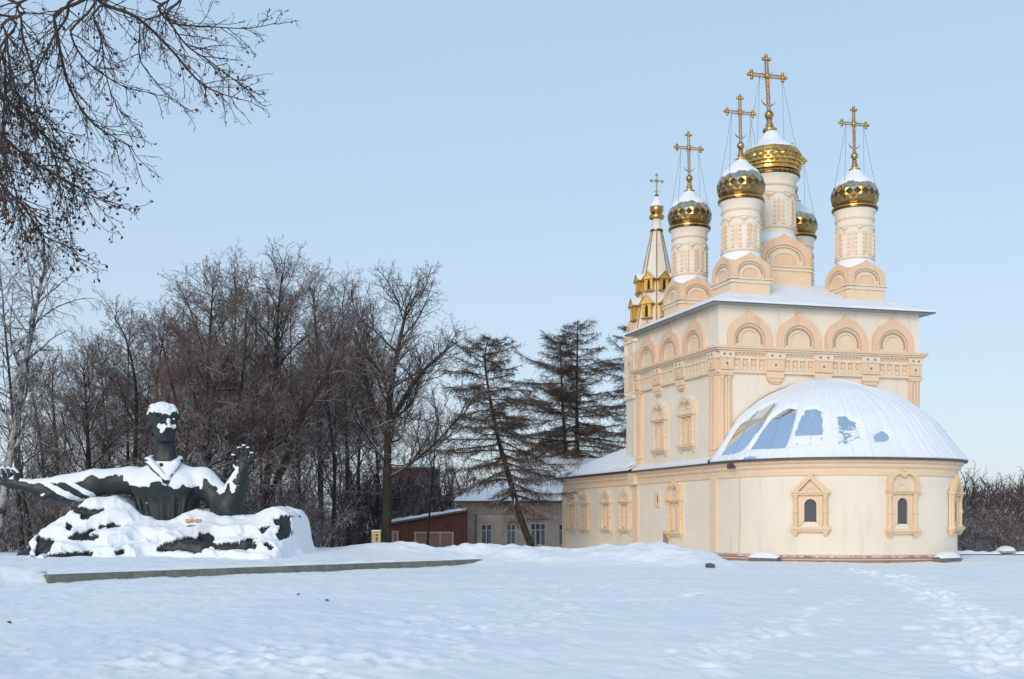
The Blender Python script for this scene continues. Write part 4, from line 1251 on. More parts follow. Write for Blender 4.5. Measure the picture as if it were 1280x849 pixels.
    cap = sstep(.245, .30, hz + .11 * fn - .10 * hq - .45 * hx ** 2) * sstep(.0, .25, N[:, 2] + .15 * fn)
    sn = np.where(head, cap, sn)
    lap = np.abs(hx) < .5
    for (xa, za), (xb, zb_) in (((-4.0, 3.0), (-2.6, 2.28)), ((-3.2, 3.05), (-2.3, 2.5))):
        q = np.clip(((x - xa) * (xb - xa) + (z - za) * (zb_ - za)) / ((xb - xa) ** 2 + (zb_ - za) ** 2), 0, 1)
        dd = np.hypot(x - xa - q * (xb - xa), z - za - q * (zb_ - za)); sn = np.maximum(sn, sstep(.11, .07, dd + .03 * fbm(x * 4, y * 4, z * 4, seed=14)) * (N[:, 1] < .2))
    sn = np.where((hq > .3) & (hz < .22) & (hz > -.7) & lap, 0, sn)
    blown = (x > 2.45) & (N[:, 0] < -.25 + .3 * fbm(x * 5, y * 5, z * 5, seed=16)) & (z > 2.55) & (z < 3.5)
    sn = np.maximum(sn, blown)
    sn = np.clip(np.maximum.reduce([sn, chest, cheek, brow.astype(float)]), 0, 1)
    bare = sstep(.15, .35, fbm((x + z) * 1.5, y, (x - z) * .7, seed=12)) * (x < -1.6) * (N[:, 2] < .75) * 0
    sn = sn * (1 - bare)
    V = V + N * (sn * (.045 - .03 * (hz > -.7) * (hq > .2)))[:, None]
    V = mon_place(V)
    return npmesh('body', V, Q, BRONZE, mon, smooth=179, attr={'snow': sn})
build_figure()

def build_cloth():
    """the swept bronze drapery the figure rises from, deep in snow"""
    xs = np.linspace(-5.6, 6.0, 480); ys = np.linspace(-3.6, 1.6, 240)
    X, Y = np.meshgrid(xs, ys, indexing='ij')
    prof = [(-5.6, -.6), (-4.95, -.4), (-4.72, .55), (-4.6, .80), (-4.25, 1.02), (-3.8, 1.38), (-3.1, 1.78), (-2.85, 2.05), (-2.3, 2.42), (-1.5, 2.48), (-.95, 2.15), (-.55, 1.80), (.3, 1.62), (.9, 1.88), (1.25, 2.05), (1.9, 1.88), (2.45, 1.80), (3.3, 1.84), (3.6, 1.98), (4.05, 2.10), (4.55, 2.00), (4.74, 1.75), (4.80, 1.15), (4.92, .75), (5.15, .45), (5.5, .1), (6.0, -.3)]
    Hh = np.interp(X, [p[0] for p in prof], [p[1] for p in prof])
    for _ in range(3): Hh[1:-1] = (Hh[:-2] + 2 * Hh[1:-1] + Hh[2:]) / 4
    wob = fbm(X * .6, Y * .6, seed=61, octv=4)
    q = np.clip((Y + 2.95 + .30 * wob + .3 * sstep(3, 5, np.abs(X))) / 2.35, 0, 1)
    G = .30 * sstep(0, .16, q) + .70 * q ** 1.1
    Z = -.3 + (Hh + .3) * G
    # swept folds running out to both sides
    rid = lambda a, b, s: 1 - np.abs(fbm(a, b, seed=s, octv=2)) * 1.6
    sgx = np.tanh((X + .4) * .8)
    fold = .22 * rid((X - sgx * Y * 1.1) * .55, (Y + .28 * np.abs(X)) * 1.5, 63) + .11 * rid((X + sgx * Y) * 1.1, Y * 2.6 + .3 * np.abs(X), 73) - .21
    Z = Z + fold * sstep(.05, .3, q) * sstep(1.0, .75, q + .12) + .03 * fbm(X * 3.2, Y * 3.2, seed=64, octv=3)
    sl_ = X * .05 + .22 * fbm(X * .5, Y * .6, seed=66, octv=3)
    tt = (Z + sl_) / .46; Zt = (np.floor(tt) + sstep(.45, .95, tt - np.floor(tt))) * .46 - sl_
    wt_ = .62 * sstep(.06, .2, q) * sstep(1.0, .8, q)
    Z = Z * (1 - wt_) + Zt * wt_
    Z = np.minimum(Z, Hh + .10)
    Z = Z * sstep(1.6, .7, Y) - .3 * (1 - sstep(1.6, .7, Y))
    # bare bronze ledges: (x, height) outlines on the front of the drapery
    D = 36.2
    q_ = lambda pts: [(wx(a, D) - MX0 * D / 38, wz(b, D)) for a, b in pts]
    ledges = [[(20, 712), (24, 672), (38, 668), (47, 684), (50, 692), (49, 712)], [(373, 642), (382, 643), (386, 668), (379, 672), (376, 658)], [(52, 668), (60, 671), (79, 675), (74, 686), (61, 693), (56, 685)],
              [(78, 689), (100, 688), (139, 687), (140, 691), (125, 692), (86, 696)], [(64, 701), (80, 698), (106, 698), (84, 703)],
              [(94, 632), (108, 632), (134, 634), (120, 643), (112, 644), (108, 638)], [(102, 669), (118, 662), (127, 658), (126, 665), (140, 667), (125, 671)],
              [(133, 653), (150, 651), (160, 655), (155, 656), (135, 655)], [(172, 685), (178, 684), (180, 686), (173, 687)], [(88, 650), (101, 655), (99, 658), (90, 656)],
              [(220, 683), (232, 674), (250, 670), (264, 668), (265, 662), (278, 663), (284, 668), (289, 674), (286, 683), (276, 686), (240, 684)],
              [(290, 676), (330, 675), (334, 672), (346, 671), (348, 675), (356, 677), (354, 680), (345, 679), (335, 682), (296, 681)],
              [(347, 657), (362, 654), (359, 660), (352, 663)], [(362, 644), (378, 646), (377, 653), (368, 651)], [(371, 663), (380, 661), (380, 673)], [(368, 676), (380, 678), (379, 682)]]
    h = np.full(X.shape, -9.0); wn = .05 * fbm(X * 5, Z * 5, seed=67, octv=3)
    for L_ in ledges: h = np.maximum(h, poly_sd(X, Z, q_(L_)) + .035 + wn)
    h = np.where(Y > .2, -9, h)
    sn = sstep(.06, -.07, h)
    T_ = .085 * np.clip(-h / .2, 0, 1) ** .6 * (1 + .3 * fbm(X * 2.4, Y * 2.4, seed=68, octv=4))
    T_ = np.where(h > 0, -.05 - .05 * sstep(0, .12, h), T_)
    Z2 = Z + T_ - .10
    V = mon_place(np.stack([X * (38 + Y) / 38, Y + .10 * sstep(-.02, .05, h), Z2], -1).reshape(-1, 3))
    return npmesh('drapery', V, gridfaces(480, 240), BRONZE, mon, smooth=179, attr={'snow': sn.ravel()})
build_cloth()

# offering on the snow before the figure
p = W(242, 654, 40.15)
t = thing('flowers', 'small faded orange bundle of flowers on the snow before the statue', 'flowers', tuple(p))
mb = MB(); om = mat('faded_orange_petals', (.72, .27, .08), .7, 0, (.80, .48, .28), 14); rng = random.Random(8)
for i in range(26):
    mb.ball((p.x + rng.gauss(0, .17), p.y + rng.gauss(0, .10), p.z + .03 + rng.random() * .10), rng.uniform(.035, .07), om, 6, .75)
mb.build('petals', t, 60)
mb = MB()
for i in range(5): mb.tube([(p.x - .1 + .05 * i, p.y - .05, p.z - .08), (p.x - .2 + .03 * i, p.y - .25, p.z - .12)], .012, 4, mat('dry_stem', (.10, .11, .05), .8))
mb.build('stem', t)

# granite kerb of the monument's platform
ax, ay, bx, by = -12.26, 29.6, -1.12, 41.25
dl = math.hypot(bx - ax, by - ay); R = ((bx - ax) / dl, (by - ay) / dl); N = (R[1], -R[0])
KF = FR((ax, ay), R, N)
GRAN = mat('weathered_granite', (.13, .15, .125), .85, 0, (.22, .215, .19), 3.0, .25, 14, stain=(.10, .07, .055))
k = thing('kerb', 'long weathered granite kerb edging the snowy platform of the statue', 'kerb', (ax, ay, 0))
mb = MB(); x = 0; rng = random.Random(2)
while x < dl - .05:
    l = min(1.55 + rng.random() * .25, dl - x)
    mb.box(KF, x + .006, x + l - .006, -.30, rng.uniform(-.012, .012), -.3, .205 + rng.uniform(-.008, .008), GRAN); x += l
mb.build('stone', k)
mb = MB(); n = 120                                          # snow lying along its top
P = np.zeros((n, 6, 3))
for i in range(n):
    x = dl * i / (n - 1); h = .04 + .03 * (float(vnoise(np.array([x * 1.9]), np.array([0.]), seed=4)[0]) + .5)
    e = .5 + .5 * float(vnoise(np.array([x * 2.6]), np.array([3.]), seed=6)[0])
    for j, (d, z) in enumerate([(-.02 - .05 * e, .206), (-.03 - .06 * e, .206 + h * .7), (-.09, .21 + h), (-.2, .22 + h), (-.35, .22 + h), (-.8, .20)]):
        P[i, j] = KF.pt(x, d, z)
mb.grid(P, SNOWM, True); mb.build('snow', k, 70)

# ------------------------------------------------------------------ long low house behind the larches
HY = 72.0
hx0, hx1 = wx(577, HY), wx(577, HY) + 13.5
HF = FR((hx0, HY), (math.cos(rad(-2)), math.sin(rad(-2))), (math.sin(rad(-2)), -math.cos(rad(-2))))
gz = -.55; ez = wz(627, HY)
house = thing('house', 'old grey single-storey plastered house with carved frieze and snowy hip roof', 'house', (hx0 + 6.5, HY + 5, gz))
HP = mat('grey_plaster', (.48, .41, .35), .9, 0, (.37, .31, .26), 1.4, .2, 12, stain=(.28, .24, .20))
HT = mat('grey_trim', (.36, .31, .27), .9, 0, (.26, .22, .19), 3, .2, 12)
HW = mat('white_window_frame', (.48, .47, .46), .6, 0, (.38, .37, .36), 8)
GLS = mat('dark_glass', (.035, .042, .05), .06, 0, (.06, .07, .085), 2)
CURT = mat('grey_curtain', (.17, .18, .20), .9, 0, (.10, .11, .13), 9)
px2m = HY / F
mb = MB(); mb.box(HF, 0, 13.5, -9, 0, gz - .3, ez, HP); mb.box(HF, -.06, 13.56, -.2, .05, gz - .3, gz + .38, HT); mb.build('wall', house)
mb = MB()
fz0, fz1 = wz(643, HY), ez
mb.box(HF, -.03, 13.53, -.1, .05, fz0, fz0 + .07, HT); mb.box(HF, -.03, 13.53, -.1, .09, fz1 - .10, fz1 - .0, HT); mb.box(HF, -.08, 13.58, -.1, .16, fz1 - .2, fz1 - .102, HP)
x = .35
while x < 13.2:
    mb.box(HF, x - .05, x + .05, -.05, .07, fz0 + .06, fz1 - .2, HT)
    n = 8
    mb.band(HF, [(x + .36 + .24 * math.cos(q), fz0 + .32 + .17 * math.sin(q)) for q in np.linspace(0, 6.28, 10)[:-1]], [(x + .36 + .15 * math.cos(q), fz0 + .32 + .10 * math.sin(q)) for q in np.linspace(0, 6.28, 10)[:-1]], 0, .05, HT, True)
    x += .72
mb.build('frieze', house)
def house_window(px0, px1, py0, py1, mull, hood=False):
    a0 = (px0 - 577) * px2m; a1 = (px1 - 577) * px2m; z0 = wz(py1, HY); z1 = wz(py0, HY)
    mb = MB(); B = mb.box
    B(HF, a0 - .19, a0 - .001, -.05, .05, z0 - .1, z1 + .12, HP); B(HF, a1 + .001, a1 + .13, -.05, .05, z0 - .1, z1 + .12, HP)
    B(HF, a0 - .19, a1 + .13, -.05, .08, z1 + .121, z1 + .2, HP); B(HF, a0 - .15, a1 + .15, -.05, .10, z0 - .14, z0 - .1, HT)
    for a in ([a0, a1 - .06] + [a0 + (a1 - a0) * q - .03 for q in mull]): B(HF, a, a + .06, -.02, .03, z0, z1, HW)
    zt = z0 + (z1 - z0) * .68
    for z in (z0, zt, z1 - .06): B(HF, a0, a1, -.02, .028, z, z + .055, HW)
    o = mb.build('window', house)
    p = MB(); p.box(HF, a0, a1, -.02, .006, z0, z1, GLS); p.build('pane', o)
    p = MB()
    for q in range(2):
        aa = a0 + .06 + q * (a1 - a0) * .5
        p.box(HF, aa, aa + (a1 - a0) * .38, -.01, .010, z0 + .05, zt - .02, CURT)
    p.build('curtain', o)
    if hood:
        mb = MB(); c = (a0 + a1) / 2; w = (a1 - a0) + .75
        O = [(c - w / 2, z1 + .28), (c - w / 2, z1 + .5)] + [(c + w / 2 * q, z1 + .5 + .28 * (1 - q * q)) for q in np.linspace(-.9, .9, 12)] + [(c + w / 2, z1 + .5), (c + w / 2, z1 + .28)]
        mb.prism(HF, O, 0, .30, HT); mb.prism(HF, [(a, z + .03) for a, z in O], -.0, .22, HT); mb.build('window_hood', house)
house_window(601, 615, 655, 682, (.5,)); house_window(633, 645, 655, 682, (.5,)); house_window(663, 682, 654, 682, (.33, .66), True); house_window(698, 710, 655, 682, (.5,))
house_window(727, 740, 655, 682, (.5,))
def hz(s, t): return ez + .04 + .62 * np.maximum(np.minimum(np.minimum.reduce([s + .5, 14 - s, t + .5, 9.5 - t]), 4.6), 0)
def hxy(s, t): return hx0 + HF.R[0] * s - HF.N[0] * t, HY + HF.R[1] * s - HF.N[1] * t
sg, tg = np.meshgrid(np.linspace(-.5, 14, 90), np.linspace(-.5, 9.5, 70), indexing='ij'); x, y = hxy(sg, tg)
rf = npmesh('roof', np.stack([x, y, hz(sg, tg)], -1).reshape(-1, 3), gridfaces(90, 70), EAVE, house)
T = .10 * (1 + .4 * fbm(x * 1.2, y * 1.2, seed=71, octv=3)) - .10 * sstep(.40, .6, fbm(x * .6, y * 1.6, seed=73, octv=3)) * sstep(2.0, 0, tg) * sstep(1, 3, sg)
T = T * sstep(-.5, -.35, sg) * sstep(-.5, -.38, tg)
npmesh('roof_snow', np.stack([x, y, hz(sg, tg) + T], -1).reshape(-1, 3), gridfaces(90, 70), SNOWM, rf, smooth=60)
mb = MB(); mb.box(HF, -.5, 14, .0, .5, ez - .04, ez + .03, EAVE); mb.box(HF, -.5, 0, -9.5, -.0, ez - .04, ez + .03, EAVE); mb.build('eave', house)
mb = MB(); zinc = mat('zinc_pipe', (.40, .41, .43), .45, .6, (.3, .31, .33), 4)
mb.tube([HF.pt(-.38, .40, ez), HF.pt(-.38, .40, ez - .35), HF.pt(.30, .14, ez - .85), HF.pt(.30, .14, gz)], .075, 8, zinc); mb.build('downpipe', house, 60)
mb = MB(); mb.tube([HF.pt(.92, .06, fz0), HF.pt(.92, .06, gz)], .035, 6, mat('rusty_pipe', (.16, .08, .05), .8)); mb.build('pipe', house, 60)

# rust-red shed leaning on its end
SHF = FR((wx(488, 70.5), 70.5), (1, 0), (0, -1)); sw = wx(577, 70.5) - wx(488, 70.5) + .3
m2 = 70.5 / F
RED = mat('rust_red_boards', (.165, .060, .040), .85, 0, (.105, .042, .032), 2.5, .3, 12, stain=(.07, .05, .04))
PALE = mat('faded_pink_frame', (.46, .34, .30), .8, 0, (.36, .27, .24), 4)
BOARD = mat('faded_board', (.30, .19, .16), .85, 0, (.22, .14, .12), 3)
shed = thing('shed', 'low rust-red shed with boarded pale-framed windows and snowy lean-to roof', 'shed', (SHF.o[0] + sw / 2, 72, gz))
zl, zr2 = wz(656, 70.5), wz(640, 70.5)
mb = MB(); mb.prism(SHF, [(0, gz - .3), (sw, gz - .3), (sw, zr2), (0, zl)], -4.5, 0, RED)
x = .1
while x < sw: mb.box(SHF, x, x + .02, -.1, .012, gz, zl + (zr2 - zl) * x / sw, EAVE); x += .24
mb.build('wall', shed)
mb = MB(); mb.prism(SHF, [(-.3, zl - .02), (sw, zr2 + .02), (sw, zr2 + .14), (-.3, zl + .10)], -4.7, .35, EAVE); r_ = mb.build('roof', shed)
sg, tg = np.meshgrid(np.linspace(-.28, sw, 60), np.linspace(-.33, 4.6, 40), indexing='ij')
Zr = zl + .11 + (zr2 - zl + .03) * (sg + .3) / (sw + .3) + .13 * (1 + .6 * fbm(sg * 2, tg * 2, seed=75, octv=3)) * sstep(-.28, -.15, sg) * sstep(-.33, -.2, tg) - .12 * sstep(.3, .6, fbm(sg * 1.5, tg * .8, seed=78))
npmesh('roof_snow', np.stack([SHF.o[0] + sg, 70.5 + tg, Zr], -1).reshape(-1, 3), gridfaces(60, 40), SNOWM, r_, smooth=70)
def shed_win(px0, px1, py0, py1, name, cols):
    a0 = (px0 - 488) * m2; a1 = (px1 - 488) * m2; z0 = wz(py1, 70.5); z1 = wz(py0, 70.5); mb = MB()
    for i in range(cols + 1):
        a = a0 + (a1 - a0) * i / cols; mb.box(SHF, a - .06, a + .06, -.02, .05, z0, z1, PALE)
    mb.box(SHF, a0 - .06, a1 + .06, -.02, .055, z1, z1 + .12, PALE); mb.box(SHF, a0 - .06, a1 + .06, -.02, .055, z0 - .1, z0, PALE)
    o = mb.build(name, shed); p = MB(); p.box(SHF, a0, a1, -.02, .014, z0, z1, BOARD); p.build('boarding', o)
shed_win(519, 566, 667, 688, 'window', 3); shed_win(491, 497, 666, 692, 'door', 1)

# brick block far behind the bare trees
BF = FR((wx(478, 92), 92), (1, 0), (0, -1)); bw = wx(541, 92) - wx(478, 92)
BRK = mat('far_red_brick', (.17, .085, .068), .9, 0, (.12, .065, .055), 1.2, .2, 8)
bb = thing('brick_building', 'dark red brick building half hidden behind the bare trees', 'building', (BF.o[0] + bw / 2, 96, -.5))
bz1 = wz(587, 92)
mb = MB(); mb.box(BF, 0, bw, -9, 0, -1, bz1, BRK); mb.box(BF, -.05, bw + .05, -.2, .08, bz1 - 1.3, bz1 - 1.15, BRK); mb.build('wall', bb)
mb = MB(); mb.box(BF, -.15, bw + .15, -9.1, .2, bz1, bz1 + .18, EAVE); mb.box(BF, -.1, bw + .1, -9, .15, bz1 + .182, bz1 + .30, SNOWM); mb.build('roof', bb)
for r in range(2):
    for i in range(2):
        a = .8 + i * 1.5; z = .9 + r * 2.4
        if z + 1.3 > bz1: continue
        mb = MB(); mb.box(BF, a - .08, a + .88, -.02, .04, z - .08, z + 1.38, BRK); o = mb.build('window', bb)
        p = MB(); p.box(BF, a, a + .8, -.01, .05, z, z + 1.3, GLS); p.box(BF, a + .37, a + .43, 0, .06, z, z + 1.3, BRK); p.build('pane', o)

# narrow yellowish board with upright lettering beside the big linden
SY = 52.0
SGF = FR((wx(464.5, SY), SY), (1, 0), (0, -1)); m3 = SY / F
SIGN = mat('cream_signboard', (.62, .47, .24), .7, 0, (.54, .40, .21), 5); INK = mat('brown_lettering', (.10, .055, .03), .8)
sgn = thing('sign_board', 'narrow upright cream board with a column of brown letters beside a tree trunk', 'sign', (wx(470, SY), SY, 0))
mb = MB(); mb.box(SGF, 0, 11.2 * m3, -.12, 0, -.1, wz(665, SY), SIGN); mb.box(SGF, -.02, 11.2 * m3 + .02, -.14, .02, wz(665, SY), wz(664, SY), SIGN); bo = mb.build('board', sgn)
mb = MB(); mb.box(SGF, 0, 11.2 * m3, -.13, .01, wz(664, SY) + .003, wz(664, SY) + .05, SNOWM); mb.build('snow', bo)
mb = MB()
a = 6.6 * m3; s = .085
def stroke(a0, z0, a1, z1):
    d = math.hypot(a1 - a0, z1 - z0); nx, nz = -(z1 - z0) / d * .018, (a1 - a0) / d * .018
    mb.prism(SGF, [(a0 + nx, z0 + nz), (a1 + nx, z1 + nz), (a1 - nx, z1 - nz), (a0 - nx, z0 - nz)], 0, .006, INK)
for i, g in enumerate(([(0, 0, 0, 1), (0, 1, .8, 1), (.8, 1, .8, .5), (.8, .5, 0, .5)], [(0, 0, .4, 1), (.4, 1, .8, 0), (.2, .4, .6, .4)], [(0, 1, .8, 1), (.4, 1, .4, 0)], [(0, 0, 0, 1), (0, .5, .8, 1), (0, .5, .8, 0)], [(0, 0, .4, 1), (.4, 1, .8, 0)], [(0, 0, 0, 1), (0, .5, .8, .5), (.8, 0, .8, 1)])):
    zc = wz(669.5 + i * 3.3, SY)
    for q in g: stroke(a + (q[0] - .4) * s, zc + (q[1] - .5) * s, a + (q[2] - .4) * s, zc + (q[3] - .5) * s)
mb.build('lettering', bo)

# small trestle before the house
ty = 66.0; p0 = W(675, 686, ty)
tr = thing('trestle', 'small reddish white trestle in the snow before the arched-hood window', 'trestle', (p0.x, ty, p0.z - .3))
TW = mat('trestle_white', (.6, .52, .48), .7); TR = mat('trestle_red', (.42, .16, .11), .7)
mb = MB()
for dy in (0, .35):
    mb.tube([(p0.x - .38, ty + dy, p0.z - .35), (p0.x, ty + dy, p0.z + .28)], .045, 5, TW); mb.tube([(p0.x + .38, ty + dy, p0.z - .35), (p0.x, ty + dy, p0.z + .28)], .045, 5, TW)
mb.build('leg', tr)
mb = MB()
for i in range(6): mb.box(FR((p0.x - .45 + .15 * i, ty - .05), (1, 0), (0, -1)), 0, .148, 0, .04, p0.z - .06, p0.z + .08, TR if i % 2 else TW)
mb.build('crossbar', tr)

# low wall and pillar at the right edge
FY = 57.0; z_ = wz(689, FY)
wf = FR((wx(1196, FY), FY), (1, 0), (0, -1)); m4 = FY / F
fw = thing('low_wall', 'low dark stone wall with a scalloped snow cap right of the church', 'wall', (wx(1240, FY), FY, -.2))
STN = mat('dark_rubble', (.16, .13, .11), .95, 0, (.30, .26, .22), 5, .5, 9)
mb = MB(); x = 0; rng = random.Random(6)
while x < 140 * m4:
    l = rng.uniform(.2, .42); mb.box(wf, x + .01, x + l, -.35, rng.uniform(-.03, .02), -.8, wz(692.3, FY) + rng.uniform(-.05, .03), STN); x += l
mb.build('stone', fw)
n = 160; P = np.zeros((n, 8, 3))
for i in range(n):
    x = 140 * m4 * i / (n - 1); sc_ = .5 + .5 * math.cos(x * 9.0)
    for j in range(8):
        k = j / 7 * math.pi; P[i, j] = wf.pt(x, -.17 + .27 * math.cos(k), wz(692.3, FY) - .02 + (.13 + .05 * sc_ + .03 * math.sin(x * 3)) * math.sin(k))
mb = MB(); mb.grid(P, SNOWM); mb.build('snow_cap', fw, 70)
pil = thing('pillar', 'squat stone pillar with a mushroom of snow at the right edge', 'pillar', (wx(1258, FY), FY - .1, -.2))
pf = FR((wx(1258, FY), FY - .1), (1, 0), (0, -1))
mb = MB(); mb.box(pf, -.26, .26, -.45, .10, -.8, wz(691, FY), STN); mb.box(pf, -.36, .36, -.55, .2, wz(691, FY), wz(689, FY), mat('pale_stone', (.45, .40, .35), .9, 0, (.36, .31, .27), 5)); mb.build('shaft', pil)
mb = MB(); zt = wz(689, FY)
mb.lathe((wx(1258, FY), FY + .07), [(.44, zt), (.47, zt + .05), (.40, zt + .14), (.24, zt + .23), (.02, zt + .27)], 20, SNOWM); mb.build('snow_cap', pil, 70)

# dark stone poking out of the end of the bank, and bits on the snow
q = W(887, 714, 36.6); gq = float(ground_z(np.array([q.x]), np.array([q.y]))[0])
mb = MB(); rk = mat('dark_stone', (.07, .085, .085), .8, 0, (.13, .14, .13), 6, .4, 10)
mb.prism(FR((q.x, q.y), (1, 0), (0, -1)), [(-.12, gq - .1), (.16, gq - .1), (.17, gq + .12), (.06, gq + .15), (-.08, gq + .13)], -.3, .02, rk)
tag(mb.build('stone'), 'dark broken stone jutting from the foot of the snow bank', 'stone')
for (px_, py_), lab in zip(((373, 746), (409, 753), (12, 781)), ('dark speck of a dry leaf, left of two close ones on the snow', 'dark speck of a dry leaf, right of two close ones on the snow', 'dry dark leaf lying alone at the far left of the snow')):
    Y_ = F * (EYE - .02) / (py_ - 650); X_ = wx(px_, Y_); gq = float(ground_z(np.array([X_]), np.array([Y_]))[0])
    mb = MB(); r = random.Random(px_)
    for i in range(3):
        a = r.uniform(0, 6); l = .05
        mb.add([(X_ - l * math.cos(a), Y_ - l * math.sin(a), gq + .01), (X_ + .02 * math.sin(a), Y_ - .02 * math.cos(a), gq + .05), (X_ + l * math.cos(a), Y_ + l * math.sin(a), gq + .035), (X_ - .02 * math.sin(a), Y_ + .03 * math.cos(a), gq + .02)], [(0, 1, 2, 3)], mat('dry_leaf', (.06, .035, .02), .8))
    tag(mb.build('dry_leaf'), lab, 'leaf', 'dry leaves on the snow')
# ------------------------------------------------------------------ trees
BARK = mat('dark_bark', (.026, .021, .019), .95, 0, (.058, .048, .041), 3.0, .4, 12, snow=(.62, .42, 1.3, 5, 13, .35))
TWIG = mat('red_brown_twigs', (.165, .103, .083), .9, 0, (.110, .076, .064), .5, snow=(.52, .55, .9, 3, 13, .25))
TWIGD = mat('dark_twigs', (.095, .074, .066), .9, 0, (.150, .104, .088), .5, snow=(.52, .55, .9, 3, 13, .25))
LARCH = mat('larch_twigs', (.125, .085, .060), .9, 0, (.080, .058, .046), .7, snow=(.80, .45, 1.0, 3, 12, .3))
BIRCHB = mat('birch_bark', (.36, .34, .33), .8, 0, (.05, .045, .043), 3.2, .2, 14, contrast=(.44, .58))
BIRCHT = mat('birch_twigs', (.14, .105, .095), .9, 0, (.08, .06, .055), .7, snow=(.7, .45, 1, 3, 12, .3))
LEAFD = mat('dry_brown_leaves', (.115, .048, .028), .85, 0, (.065, .030, .020), 1.5)
FARW = mat('far_twigs', (.120, .082, .074), .95, 0, (.085, .068, .066), .3, snow=(.72, .5, .6, 2, 8, .1))

def rv(r): return Vector((r.gauss(0, 1), r.gauss(0, 1), r.gauss(0, 1)))

class Tubes:
    def __init__(s): s.b = {}; s.leaf = []
    def emit(s, pts, r0, r1, sides):
        s.b.setdefault((len(pts), sides), []).append((pts, r0, r1))
    def mesh(s, name, m, parent):
        Vs, Fs, o = [], [], 0
        for (n, k), L in s.b.items():
            P = np.array([[tuple(q) for q in p] for p, _, _ in L]); M = len(L)
            r0 = np.array([a for _, a, _ in L])[:, None]; r1 = np.array([a for _, _, a in L])[:, None]
            t = np.linspace(0, 1, n)[None]; Rr = r0 + (r1 - r0) * t
            T = np.gradient(P, axis=1); T /= np.linalg.norm(T, axis=2, keepdims=True) + 1e-9
            ref = np.where(np.abs(T[:, :1, 2:]) > .8, np.array([[[1., 0, 0]]]), np.array([[[0, 0, 1.]]]))
            x = np.cross(T, np.broadcast_to(ref, T.shape)); x /= np.linalg.norm(x, axis=2, keepdims=True) + 1e-9; y = np.cross(T, x)
            a = 2 * np.pi * np.arange(k) / k + (np.pi / 2)
            ring = P[:, :, None] + Rr[..., None, None] * (np.cos(a)[None, None, :, None] * x[:, :, None] + np.sin(a)[None, None, :, None] * y[:, :, None])
            Vs.append(ring.reshape(-1, 3))
            mi, i, j = np.meshgrid(np.arange(M), np.arange(n - 1), np.arange(k), indexing='ij')
            b0 = mi * n * k; j2 = (j + 1) % k
            Fs.append((np.stack([b0 + i * k + j, b0 + i * k + j2, b0 + (i + 1) * k + j2, b0 + (i + 1) * k + j], -1).reshape(-1, 4)) + o)
            o += M * n * k
        return npmesh(name, np.concatenate(Vs), np.concatenate(Fs), m, parent, smooth=179)
    def leaves(s, name, m, parent, size=.05, seed=0):
        if not s.leaf: return
        rng = np.random.RandomState(seed); P = np.array([tuple(q) for q in s.leaf]); n = len(P)
        A = rng.normal(size=(n, 3)); A[:, 2] -= .8; A /= np.linalg.norm(A, axis=1, keepdims=True); B = np.cross(A, rng.normal(size=(n, 3))); B /= np.linalg.norm(B, axis=1, keepdims=True)
        z = (size * rng.uniform(.6, 1.3, n))[:, None]
        C = np.cross(A, B) * z * .15
        V = np.stack([P, P + A * z * .5 + B * z * .30 + C, P + A * z, P + A * z * .5 - B * z * .30 + C], 1).reshape(-1, 3)
        return npmesh(name, V, np.arange(4 * n).reshape(-1, 4), m, parent)

def guide(pts, n):
    """smooth polyline through guide points"""
    pts = [Vector(p) for p in pts]; out = []
    m = len(pts) - 1
    for i in range(n):
        t = i / (n - 1) * m; k = min(int(t), m - 1); f = t - k
        p0, p1, p2, p3 = pts[max(k - 1, 0)], pts[k], pts[k + 1], pts[min(k + 2, m)]
        out.append(.5 * ((2 * p1) + (p2 - p0) * f + (2 * p0 - 5 * p1 + 4 * p2 - p3) * f * f + (3 * p1 - p0 - 3 * p2 + p3) * f ** 3))
    return out

def along(pts, t):
    x = t * (len(pts) - 1); k = min(int(x), len(pts) - 2); f = x - k
    return pts[k].lerp(pts[k + 1], f), (pts[k + 1] - pts[k]).normalized()

NODES = {1: 9, 2: 6, 3: 5, 4: 3}
def branch(B, r, p, d, L, rad0, lvl, c):
    n = NODES[lvl]; st = L / (n - 1); pts = [p.copy()]; q = p.copy(); d = d.copy()
    w = c['wig'] * (1.0 + .25 * lvl); up = c['up'][lvl]
    for i in range(1, n):
        d = (d + rv(r) * (w * .30) + Vector((0, 0, up))).normalized(); q = q + d * st; pts.append(q.copy())
    rt = max(rad0 * .30, c['rmin'] * .7)
    (c.get('LB') or B if lvl <= 2 and rad0 > .016 else B).emit(pts, rad0, rt, 6 if lvl == 1 else (4 if lvl == 2 else 3))
    if lvl >= c['max']:
        if c['leaf'] and r.random() < c['leaf']: B.leaf.append(pts[-1])
        return
    k = c['kids'][lvl]; k = max(2, int(k * min(1.3, (L / c['Lref'][lvl]) ** .7) + r.random()))
    for i in range(k):
        t = c['t0'][lvl] + (1 - c['t0'][lvl]) * (i + r.random()) / k
        pp, dd = along(pts, min(t, .999))
        ax = dd.cross(rv(r)).normalized(); a = rad(r.uniform(*c['ang']))
        cd = (dd * math.cos(a) + ax * math.sin(a)).normalized()
        cd.z += c['bias'][lvl]; cd.normalize()
        cl = L * c['ratio'][lvl] * (1.12 - .62 * t) * r.uniform(.7, 1.2)
        rr = max(rad0 * (1 - .65 * t) * .58, c['rmin'])
        branch(B, r, pp, cd, cl, rr, lvl + 1, c)

DEC = dict(max=4, wig=.42, rmin=.0066, up={1: .055, 2: .035, 3: .02, 4: .01}, kids={1: 14, 2: 10, 3: 5}, Lref={1: 4.2, 2: 2.0, 3: .9},
           t0={1: .12, 2: .10, 3: .08}, ang=(26, 64), ratio={1: .50, 2: .48, 3: .50}, bias={1: .10, 2: .06, 3: .02}, leaf=0)

